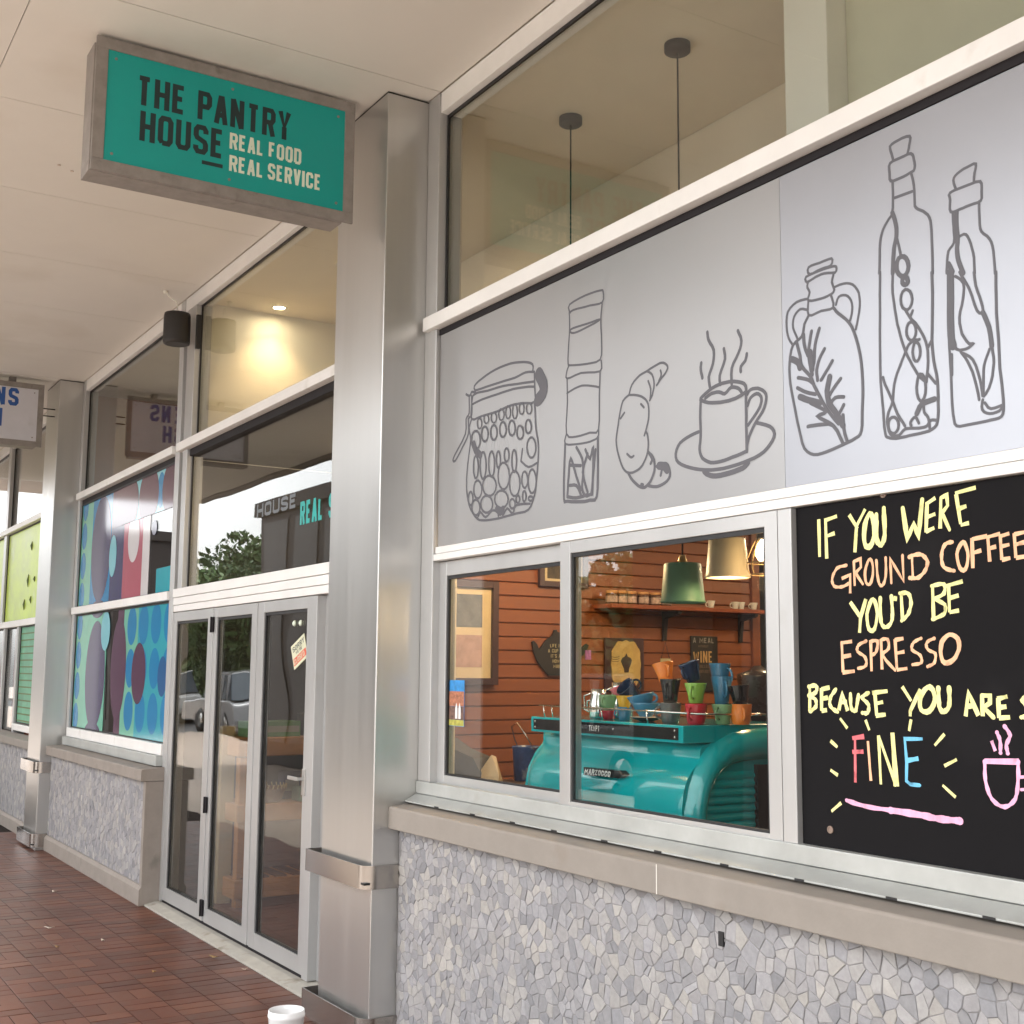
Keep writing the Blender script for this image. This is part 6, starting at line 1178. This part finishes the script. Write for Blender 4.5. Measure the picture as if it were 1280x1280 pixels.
# teapot board
BLKS = M('black_board_paint', (.018, .016, .016), .6)
CREAMT = M('cream_lettering', (.50, .42, .24), .6)
tp = empty('teapot_sign', (XB, 1.05, 1.62), 'black teapot-shaped sign with cream lettering on the orange boards', 'sign')
tpo = [(1.00, 1.635), (1.13, 1.635), (1.17, 1.66), (1.19, 1.70), (1.20, 1.74), (1.225, 1.745), (1.25, 1.78), (1.262, 1.80), (1.245, 1.808), (1.215, 1.785), (1.19, 1.79), (1.15, 1.825), (1.11, 1.84), (1.075, 1.865), (1.055, 1.868), (1.05, 1.88), (1.035, 1.878), (1.03, 1.862), (1.015, 1.84), (.985, 1.825), (.955, 1.79), (.94, 1.77), (.925, 1.80), (.905, 1.818), (.893, 1.812), (.905, 1.76), (.925, 1.715), (.955, 1.68)]
MB().prism(tpo, XB, XB + .012, 'x').build('sign_board', BLKS, tp)
mb = MB()
for i, tx in enumerate(('LIFE IS LIKE', 'A CUP OF TEA', "IT'S ALL IN", 'HOW YOU', 'MAKE IT')):
    h = .0185; ww = word_width(tx, h, .5, .15, .18)
    word(mb, tx, 1.072 - ww / 2, 1.785 - i * .0275, h, lambda u, v, d: (XB + .012 + d, u, v), .5, .15, .18)
mb.build('sign_lettering', CREAMT, tp, normals=False)
# coffee plaque
p3 = empty('coffee_plaque', (XB, 1.5, 1.56), 'dark board with a cream scalloped coffee plaque on the orange boards', 'plaque')
box('plaque_board', DKF, XB, XB + .012, 1.37, 1.64, 1.55, 1.845, p3, .002)
pts = []
for i in range(64):
    a = 2 * pi * i / 64
    rx, rz = .100, .132
    k = (abs(cos(a)) ** 3 + abs(sin(a)) ** 3) ** (-1 / 3)
    k *= 1 + .028 * cos(12 * a)
    pts.append((1.512 + rx * k * cos(a), 1.697 + rz * k * sin(a)))
MB().prism(pts, XB + .012, XB + .018, 'x').build('plaque_face', M('plaque_cream', (.52, .36, .13), .5, var=.2, scale=12), p3)
mb = MB()
mb.prism([(1.497, 1.655), (1.527, 1.655), (1.530, 1.675), (1.543, 1.70), (1.550, 1.722), (1.540, 1.736), (1.522, 1.742), (1.512, 1.760), (1.500, 1.742), (1.484, 1.735), (1.474, 1.718), (1.482, 1.70), (1.495, 1.675)], XB + .018, XB + .0195, 'x')
mb.build('plaque_drawing', M('plaque_brown', (.05, .03, .035), .6), p3)
mb = MB()
for k in range(3): ribbon(mb, [(1.435 + .028 * cos(t), 1.745 - k * .012 + .008 * sin(t)) for t in [pi + q * pi / 8 for q in range(9)]], .003, lambda u, v, d: (XB + .018 + d, u, v))
word(mb, 'COFFEE HOUSE', 1.458, 1.592, .012, lambda u, v, d: (XB + .018 + d, u, v), .6, .16, .2)
mb.build('plaque_lettering', M('plaque_brown2', (.10, .05, .03), .6), p3, normals=False)
# tag on string
tg = empty('hanging_tag', (XB, 1.8, 1.64), 'small cream tag with a dark figure hanging on a string under the shelf', 'tag')
box('tag_board', CREAMT, XB, XB + .006, 1.765, 1.835, 1.62, 1.735, tg)
MB().tube([(XB + .004, 1.77, 1.735), (XB + .004, 1.80, 1.83), (XB + .004, 1.83, 1.735)], .0018, 5).build('string', DKF, tg)
MB().prism([(1.775, 1.65), (1.825, 1.65), (1.83, 1.69), (1.815, 1.70), (1.81, 1.675), (1.79, 1.678), (1.785, 1.70), (1.77, 1.695)], XB + .006, XB + .0075, 'x').build('tag_drawing', BLKS, tg)
# meal / wine sign
ws = empty('wine_sign', (XB, 2.09, 1.60), 'black sign reading A MEAL WITHOUT WINE on the boards below the shelf', 'sign')
box('sign_board', BLKS, XB, XB + .012, 1.985, 2.185, 1.55, 1.868, ws, .002)
fw = lambda u, v, d: (XB + .012 + d, u, v)
mb = MB()
word(mb, 'A MEAL', 1.998, 1.828, .030, fw, .62, .17, .22)
mb.build('sign_lettering', M('grey_lettering', (.28, .25, .22), .6), ws, normals=False)
mb = MB(); word(mb, 'WITHOUT', 2.035, 1.802, .014, fw, .55, .18, .2); mb.build('sign_lettering', M('brown_lettering', (.16, .10, .07), .6), ws, normals=False)
mb = MB(); word(mb, 'WINE', 1.998, 1.715, .066, fw, .40, .15, .14); mb.build('sign_lettering', M('gold_lettering', (.50, .30, .12), .6), ws, normals=False)
mb = MB(); word(mb, 'IS CALLED', 2.0, 1.685, .018, fw, .55, .18, .2); word(mb, 'BREAKFAST', 2.0, 1.655, .018, fw, .5, .18, .16); mb.build('sign_lettering', M('brown_lettering', (.16, .10, .07), .6), ws, normals=False)
# shelf
sh = empty('wall_shelf', (XB, 1.95, 2.0), 'long orange wooden shelf with black brackets on the boarded wall', 'shelf')
SHM = M('shelf_orange', (.26, .065, .025), .4, var=.1, scale=5)
box('shelf_board', SHM, XB, XB + .17, 1.30, 2.455, 2.002, 2.024, sh, .002)
for y in (1.79, 2.365):
    MB().prism([(XB + .002, 2.0), (XB + .15, 2.0), (XB + .15, 1.985), (XB + .03, 1.96), (XB + .015, 1.835), (XB + .002, 1.835)], y - .012, y + .012, 'y').build('bracket', BLKS, sh)
for i, y in enumerate((1.36, 1.425, 1.49, 1.575, 1.66, 1.735)):
    cn = empty('jam_jar', (XB + .09, y, 2.024), '%s jar with a printed label in the row at the left end of the shelf' % ('first', 'second', 'third', 'fourth', 'fifth', 'last')[i], 'jar', 'labelled jars on the shelf')
    MB().lathe([(.030, 2.0245), (.034, 2.028), (.034, 2.078), (.030, 2.084)], (XB + .09, y, 0), 18).build('jar_body', M('jar_dark', (.10, .045, .03), .25, var=.3, scale=40), cn)
    MB().lathe([(.033, 2.0845), (.033, 2.098), (.030, 2.10)], (XB + .09, y, 0), 18).build('lid', M('jar_lid', (.60, .30, .12), .4), cn)
    MB().lathe([(.0348, 2.036), (.0348, 2.070)], (XB + .09, y, 0), 18, cap=False).build('jar_label', M('jar_paper', (.42, .30, .26), .6, var=.5, scale=60), cn)
for i, (y, c) in enumerate(((2.07, 'white'), (2.255, 'white'), (2.30, 'white'), (2.40, 'white'))):
    e = cup('mug', c, XB + .09, y, 2.0245, ('white cup on the shelf right of the green lamp', 'patterned white cup with its handle to the left on the shelf', 'white cup touching the patterned one on the shelf', 'white cup at the right end of the shelf')[i], rz=-1.8, s=.62)
    e['group'] = 'small cups on the wall shelf'

# dark plant-like coffee grinder silhouettes behind the cups
gr = empty('coffee_grinder', (-3.75, 1.4, 1.0), 'dark coffee grinder standing behind the cups near the wine sign', 'grinder')
MB().lathe([(.07, 1.05), (.075, 1.06), (.07, 1.30), (.06, 1.40), (.05, 1.43)], (-4.35, 1.35, 0), 20).build('grinder_body', BLK, gr)
MB().lathe([(.03, 1.43), (.09, 1.56), (.098, 1.64), (.098, 1.65), (.04, 1.67), (.02, 1.69)], (-4.35, 1.35, 0), 20).build('hopper', M('smoked_hopper', (.03, .018, .015), .25), gr)
MB().box(-4.45, -4.25, 1.25, 1.45, .02, 1.049).build('stand', WOODD, gr)

# ------------------------------------------------------------------ timber shelf unit behind the doors
PINE = M('honey_pine', (.42, .19, .07), .5, var=.2, scale=3, stretch=(.3, 1, 3), bump=.05)
su = empty('timber_shelf_unit', (-8.4, 1.0, 0), 'honey coloured timber display shelves behind the right door panel', 'shelf unit')
X0, X1, Y0, Y1 = -8.98, -8.50, .34, 1.60
for z, t in ((.08, .13), (.60, .12), (1.05, .13)):
    box('shelf', PINE, X0, X1, Y0, Y1, z, z + t, su, .006)
for y in (Y0 + .02, Y1 - .09):
    box('post', PINE, X1 - .10, X1 - .02, y, y + .07, .02, 1.04, su, .003)
box('back_board', M('grey_board', (.16, .14, .13), .7), X0 - .018, X0 - .002, Y0, Y1, .02, 1.25, su)
for k in range(9):
    MB().box(X1 - .42, X1 - .02, Y0 + .05 + k * .13, Y0 + .13 + k * .13, .212, .222).build('slat', M('dark_slat', (.10, .055, .035), .5), su)
WICK = M('wicker', (.20, .10, .045), .7, var=.3, scale=40, bump=.5)
BX, BY, BZ = -8.66, .60, .721
bk = empty('wicker_basket', (BX, BY, BZ), 'round wicker basket on the middle timber shelf', 'basket')
MB().lathe([(.10, BZ), (.12, BZ + .01), (.15, BZ + .085), (.155, BZ + .10), (.145, BZ + .10), (.11, BZ + .02)], (BX, BY, 0), 28).build('basket_body', WICK, bk)
rim = MB()
for k in range(26):
    a = 2 * pi * k / 26
    rim.tube([(BX + .151 * cos(a), BY + .151 * sin(a), BZ + .095), (BX + .155 * cos(a + .06), BY + .155 * sin(a + .06), BZ + .125)], .005, 5)
rim.build('rim_stakes', M('pale_cane', (.50, .36, .2), .6), bk)
def carton(x, y, z, w, d, h, col, label, nm):
    e = empty('carton', (x, y, z), label, 'box', 'goods on the timber shelves')
    MB().box(x - d / 2, x + d / 2, y - w / 2, y + w / 2, z + .001, z + h).build('carton_body', M(nm, col, .5, var=.15, scale=12), e, .003)
    MB().box(x + d / 2 + .0005, x + d / 2 + .0015, y - w / 2 + .01, y + w / 2 - .01, z + h * .3, z + h * .7).build('carton_label', M('faded_label', (.30, .28, .24), .6), e)
carton(-8.80, .84, .72, .13, .12, .20, (.02, .035, .10), 'navy carton behind the wicker basket', 'navy_carton')
carton(-8.78, .99, .72, .13, .12, .17, (.30, .05, .03), 'red carton right of the navy one', 'red_carton')
carton(-8.60, .93, .72, .24, .14, .10, (.16, .26, .20), 'low sage green box in front of the red carton', 'sage_carton')
carton(-8.66, .62, 1.18, .40, .2, .11, (.14, .26, .12), 'green tray box on the top timber shelf', 'green_carton')
carton(-8.66, .98, 1.18, .22, .2, .16, (.06, .05, .045), 'dark box on the top timber shelf', 'dark_carton')
tag(box('added_dark_ceiling', DARKW, -8.995, -5.76, .11, 1.298, 3.205, 3.24), kind='structure')  # added dark panels keep the interior behind doors and transom glass dark
tag(box('added_dark_rear_wall', DARKW, -8.995, -6.3, 1.9, 1.98, .02, 3.24), kind='structure')
tag(box('added_dark_lining', DARKW, -9.0, -8.999, .101, 1.9, .02, 3.2), kind='structure')
# timber door post seen inside the first panel
ps = box('timber_post', M('cream_post', (.46, .34, .18), .6), -8.86, -8.74, .30, .40, .02, 1.25, bevel=.004)
tag(ps, 'pale timber stand just inside the left door panel', 'stand')

# closed sign on the door
cs = empty('closed_sign', (-6.80, .0, 1.6), 'tilted cream card reading Sorry we are CLOSED hanging on the right door glass', 'sign')
CARD = M('cream_card', (.66, .66, .48), .6)
def rot2(u, v, a=-.40): return (u * cos(a) - v * sin(a), u * sin(a) + v * cos(a))
CX, CZ = -6.622, 1.757
def cmap(u, v, d):
    a, b_ = u, v
    # sheared the way the card hangs: along its tilted top edge
    x = CX + a * .76 - b_ * .24; z = CZ + b_ * .50 + a * .30
    return (x, .0165 + .0 - d - .014, z)
mb = MB(); c4 = [(-.125, -.13), (.125, -.13), (.125, .13), (-.125, .13)]
mb.add([cmap(u, v, 0) for u, v in c4] + [cmap(u, v, .002) for u, v in c4], [(0, 1, 2, 3), (7, 6, 5, 4), (0, 4, 5, 1), (1, 5, 6, 2), (2, 6, 7, 3), (3, 7, 4, 0)])
mb.build('card', CARD, cs)
c2 = lambda u, v, d: cmap(u, v, .002 + d)
mb = MB(); word(mb, 'SORRY', -.10, .045, .055, c2, .55, .17, .14); word(mb, "WE'RE", -.055, .0, .034, c2, .5, .17, .16); mb.build('card_lettering', INK, cs, normals=False)
mb = MB(); mb.add([c2(u, v, .0001) for u, v in ((-.115, -.10), (.115, -.10), (.115, -.02), (-.115, -.02))], [(0, 1, 2, 3)]); mb.build('red_band', M('closed_red', (.62, .10, .05), .5), cs, normals=False)
mb = MB(); word(mb, 'CLOSED', -.108, -.088, .055, lambda u, v, d: c2(u, v, d + .0002), .42, .15, .10); mb.build('card_lettering', CARD, cs, normals=False)
for x in (-6.703, -6.610):
    h = MB().lathe([(.018, 0), (.016, .006), (.007, .012)], (x, .002, 1.918), 14, Matrix.Rotation(pi / 2, 3, 'X'))
    tag(h.build('suction_hook', PALE), 'round clear suction hook on the door glass above the closed card, %s one' % ('left' if x < -6.65 else 'right'), 'hook', 'suction hooks on the door glass')
# vinyl lettering on the glass above the doors
INKM = M('vinyl_grey', (.16, .18, .20), .7)
vl = empty('window_lettering', (-7.6, .0, 2.8), 'teal and black vinyl lettering on the glass above the doors', 'lettering')
mb = MB(); word(mb, 'REAL SERVICE', -6.735, 2.488, .135, wall_map(.0285), .42, .2, .12); mb.build('vinyl_letters', M('vinyl_teal', (.0, .36, .34), .4), vl, normals=False)
mb = MB(); word(mb, 'HOUSE', -7.45, 2.600, .085, wall_map(.0285), 1.15, .24, .3); mb.build('vinyl_letters', INKM, vl, normals=False)
# ================================================================== ACROSS THE STREET (seen mirrored in the panes)
random.seed(9)
LEAFG = [M('leaf_green_%s' % n, c, .6, var=.3, scale=3) for n, c in (('deep', (.04, .085, .025)), ('mid', (.075, .14, .04)), ('light', (.115, .17, .055)))]
BARK = M('bark', (.12, .08, .05), .9, var=.3, scale=8, bump=.5)
def crown(parent, cx, cy, cz, rx, ry, rz, n, s=.15):
    for m in LEAFG:
        mb = MB()
        blobs = [(random.gauss(0, .5), random.gauss(0, .5), random.gauss(0, .45), random.uniform(.28, .5)) for _ in range(14)]
        for _ in range(int(n * .8)):
            b = random.choice(blobs)
            d = Vector((random.gauss(0, 1), random.gauss(0, 1), random.gauss(0, 1))).normalized() * b[3] * random.uniform(.75, 1.05)
            p = Vector((cx + (b[0] + d.x) * rx, cy + (b[1] + d.y) * ry, cz + (b[2] + d.z) * rz))
            a = Vector((random.gauss(0, 1), random.gauss(0, 1), random.gauss(0, 1))).normalized()
            u = a.orthogonal().normalized() * s * random.uniform(.5, 1.1); v = a.cross(u).normalized() * s * .5
            mb.add([p - u, p + v, p + u, p - v], [(0, 1, 2, 3)])
        mb.build('foliage', m, parent, normals=False)
def tree(x, y, h, r, n, label):
    t = empty('street_tree', (x, y, 0), label, 'tree', 'trees across the street')
    MB().tube([(x, y, -.05), (x + .1, y, h * .3), (x - .05, y + .1, h * .6)], [.22, .16, .08], 8).tube([(x + .05, y, h * .35), (x + r * .4, y, h * .65)], [.09, .03], 6).tube([(x, y, h * .4), (x - r * .4, y + .2, h * .7)], [.09, .03], 6).build('trunk', BARK, t)
    crown(t, x, y, h * .72, r, r, h * .36, n)
tree(-42.5, -13.2, 5.7, 3.0, 5200, 'broad leafy tree across the street left of the dark kiosk')
tree(-49.5, -14, 5.0, 3.2, 3600, 'lower leafy tree farther along the street')
tree(-59, -14, 4.8, 3.2, 3000, 'leafy tree at the far end of the street')
tree(-20.6, -12.6, 3.3, 1.7, 3600, 'small leafy tree between the two dark kiosks')
tree(6, -20, 6.5, 3.2, 2400, 'leafy tree at the near end of the street')
hd = empty('hedge', (-45, -12, 0), 'long clipped hedge behind the parked cars', 'hedge')
for m in LEAFG:
    mb = MB()
    for _ in range(6500):
        p = Vector((random.uniform(-64, -28), -12.0 + random.choice((random.uniform(-.1, .1), random.uniform(-1, 0))), random.uniform(0.2, 3.3)))
        a = Vector((random.gauss(0, 1), random.gauss(0, 1), random.gauss(0, 1))).normalized()
        u = a.orthogonal().normalized() * .16; v = a.cross(u).normalized() * .09
        mb.add([p - u, p + v, p + u, p - v], [(0, 1, 2, 3)])
    mb.build('foliage', m, hd, normals=False)
box('hedge_core', M('hedge_inside', (.015, .025, .01), .9), -64, -28, -13.1, -12.25, 0, 3.1, hd)
KIO = M('kiosk_brown', (.045, .034, .030), .6, var=.08)
def kiosk(x0, x1, y0, y1, h, label):
    k = empty('kiosk', ((x0 + x1) / 2, (y0 + y1) / 2, 0), label, 'kiosk', 'dark kiosks under the awning edge')
    box('kiosk_body', KIO, x0 + .12, x1 - .12, y0, y1 - .05, 0, h - .26, k, .01)
    box('kiosk_roof', KIO, x0, x1, y0 - .1, y1 + .05, h - .258, h, k, .01)
    for i in range(max(2, int((x1 - x0) / 1.4))):
        xx = x0 + .3 + i * 1.4
        if xx + 1.1 < x1 - .1: box('shutter', M('shutter_dark', (.06, .05, .048), .4), xx, xx + 1.1, y1 - .049, y1 - .03, .4, h - .4, k)
kiosk(-36.5, -31.9, -7.0, -5.25, 5.2, 'tall dark block left of the parked cars')
kiosk(-21.85, -14.1, -6.9, -5.25, 4.70, 'long dark brown kiosk opposite the doors')
kiosk(-10.6, -8.7, -6.2, -5.25, 4.5, 'short dark brown kiosk opposite the serving window')
BW = M('building_white', (.62, .60, .57), .8); BR = M('building_red', (.42, .12, .09), .7); WG = M('building_glass', (.05, .07, .09), .15)
def building(x0, x1, y0, y1, h, m, label, rows, cols):
    b = empty('building', ((x0 + x1) / 2, (y0 + y1) / 2, 0), label, 'building', 'buildings across the street')
    box('wall', m, x0, x1, y0, y1, 0, h, b); box('roof', CONC, x0 - .3, x1 + .3, y0 - .3, y1 + .3, h + .002, h + .3, b)
    for i in range(cols):
        for j in range(rows):
            w = (x1 - x0) / cols
            f = box('window', WG, x0 + w * (i + .2), x0 + w * (i + .8), y1 - .05, y1 + .03, 1 + j * 3, 2.6 + j * 3, b)
building(-95, -66, -40, -30, 9, BR, 'red building with white windows far down the street', 2, 7)
building(-64, -52, -34, -26, 5.4, BW, 'low white building across the street', 1, 4)
building(14, 34, -40, -30, 7, BW, 'white building at the near end of the street', 2, 5)
PAINT = {}
def car(x, y, col, label, rz=0., suv=True):
    c = empty('parked_car', (x, y, -.13), label, 'car', 'cars parked across the street')
    m = M('car_paint_' + col, {'white': (.72, .72, .72), 'silver': (.42, .43, .45), 'dark': (.03, .03, .035)}[col], .2, coat=.8)
    L, Wd, H = 4.6, 1.85, 1.75 if suv else 1.45
    low = [(-2.3, .35), (-2.32, .62), (-2.25, .88), (-1.3, 1.0), (1.9, 1.02), (2.28, .92), (2.3, .5), (2.2, .32), (1.75, .3), (1.7, .5), (1.4, .68), (1.1, .5), (1.05, .28), (-1.05, .28), (-1.1, .5), (-1.4, .68), (-1.7, .5), (-1.75, .3)]
    MB().add([(x + a, y - Wd / 2, z - .13) for a, z in low] + [(x + a, y + Wd / 2, z - .13) for a, z in low], [tuple(range(len(low))), tuple(range(2 * len(low) - 1, len(low) - 1, -1))] + [(i, len(low) + i, len(low) + (i + 1) % len(low), (i + 1) % len(low)) for i in range(len(low))]).build('body', m, c, .05)
    top = [(-1.25, 1.0), (-.45, H - .05), (.2, H), (1.6, H - .03), (2.1, 1.02)]
    def roof(inset, mat, nm, k=1.):
        w0, w1 = Wd / 2 - .04, Wd / 2 - .18
        vs = []
        for s in (-1, 1):
            for a, z in top: vs.append((x + a * k, y + s * (w0 if z < 1.1 else w1), z * (1 if k == 1 else .985) - .13))
        n = len(top)
        MB().add(vs, [tuple(range(n)), tuple(range(2 * n - 1, n - 1, -1))] + [(i, n + i, n + (i + 1) % n, (i + 1) % n) for i in range(n)]).build(nm, mat, c, .03)
    roof(0, WG, 'glasshouse')
    MB().prism([(-.5, H - .1), (.2, H - .045), (1.62, H - .075), (1.62, H - .03), (.2, H + .02), (-.55, H - .06)], y - Wd / 2 + .17, y + Wd / 2 - .17, 'y').build('roof', m, c, .02)
    c.children[-1].location.x = x; c.children[-1].location.z = -.13
    for a in (-.5, .55, 1.55):
        MB().box(x + a - .04, x + a + .04, y + Wd / 2 - .16, y + Wd / 2 - .03, .86, H - .2).build('pillar', m, c)
    for a in (-1.4, 1.4):
        for s in (-1, 1):
            w = MB().lathe([(.2, -.1), (.34, -.1), (.35, -.06), (.35, .06), (.34, .1), (.2, .1)], (x + a, y + s * (Wd / 2 - .1), .35 - .13), 20, Matrix.Rotation(pi / 2, 3, 'X')).build('wheel', GASKET, c)
            MB().lathe([(.02, -.105), (.2, -.105), (.21, .0), (.2, .105), (.02, .105)], (x + a, y + s * (Wd / 2 - .1), .35 - .13), 12, Matrix.Rotation(pi / 2, 3, 'X')).build('rim', CHROME, w)
    for s in (-1, 1):
        MB().box(x - 2.31, x - 2.22, y + s * .7 - .18, y + s * .7 + .18, .52, .68).build('headlight', CHROME, c)
    MB().box(x - 2.33, x - 2.25, y - .35, y + .35, .5, .66).build('grille', BLK, c)
car(-42.3, -9.2, 'white', 'white four-wheel drive parked before the broad tree')
car(-33.0, -9.2, 'silver', 'silver car parked between the tall block and the hedge')
car(-50.0, -9.2, 'white', 'white car parked third along the street')
car(-5.0, -9.2, 'dark', 'dark car parked opposite the chalkboard')
car(-16.0, -9.2, 'silver', 'silver car parked beyond the long kiosk')
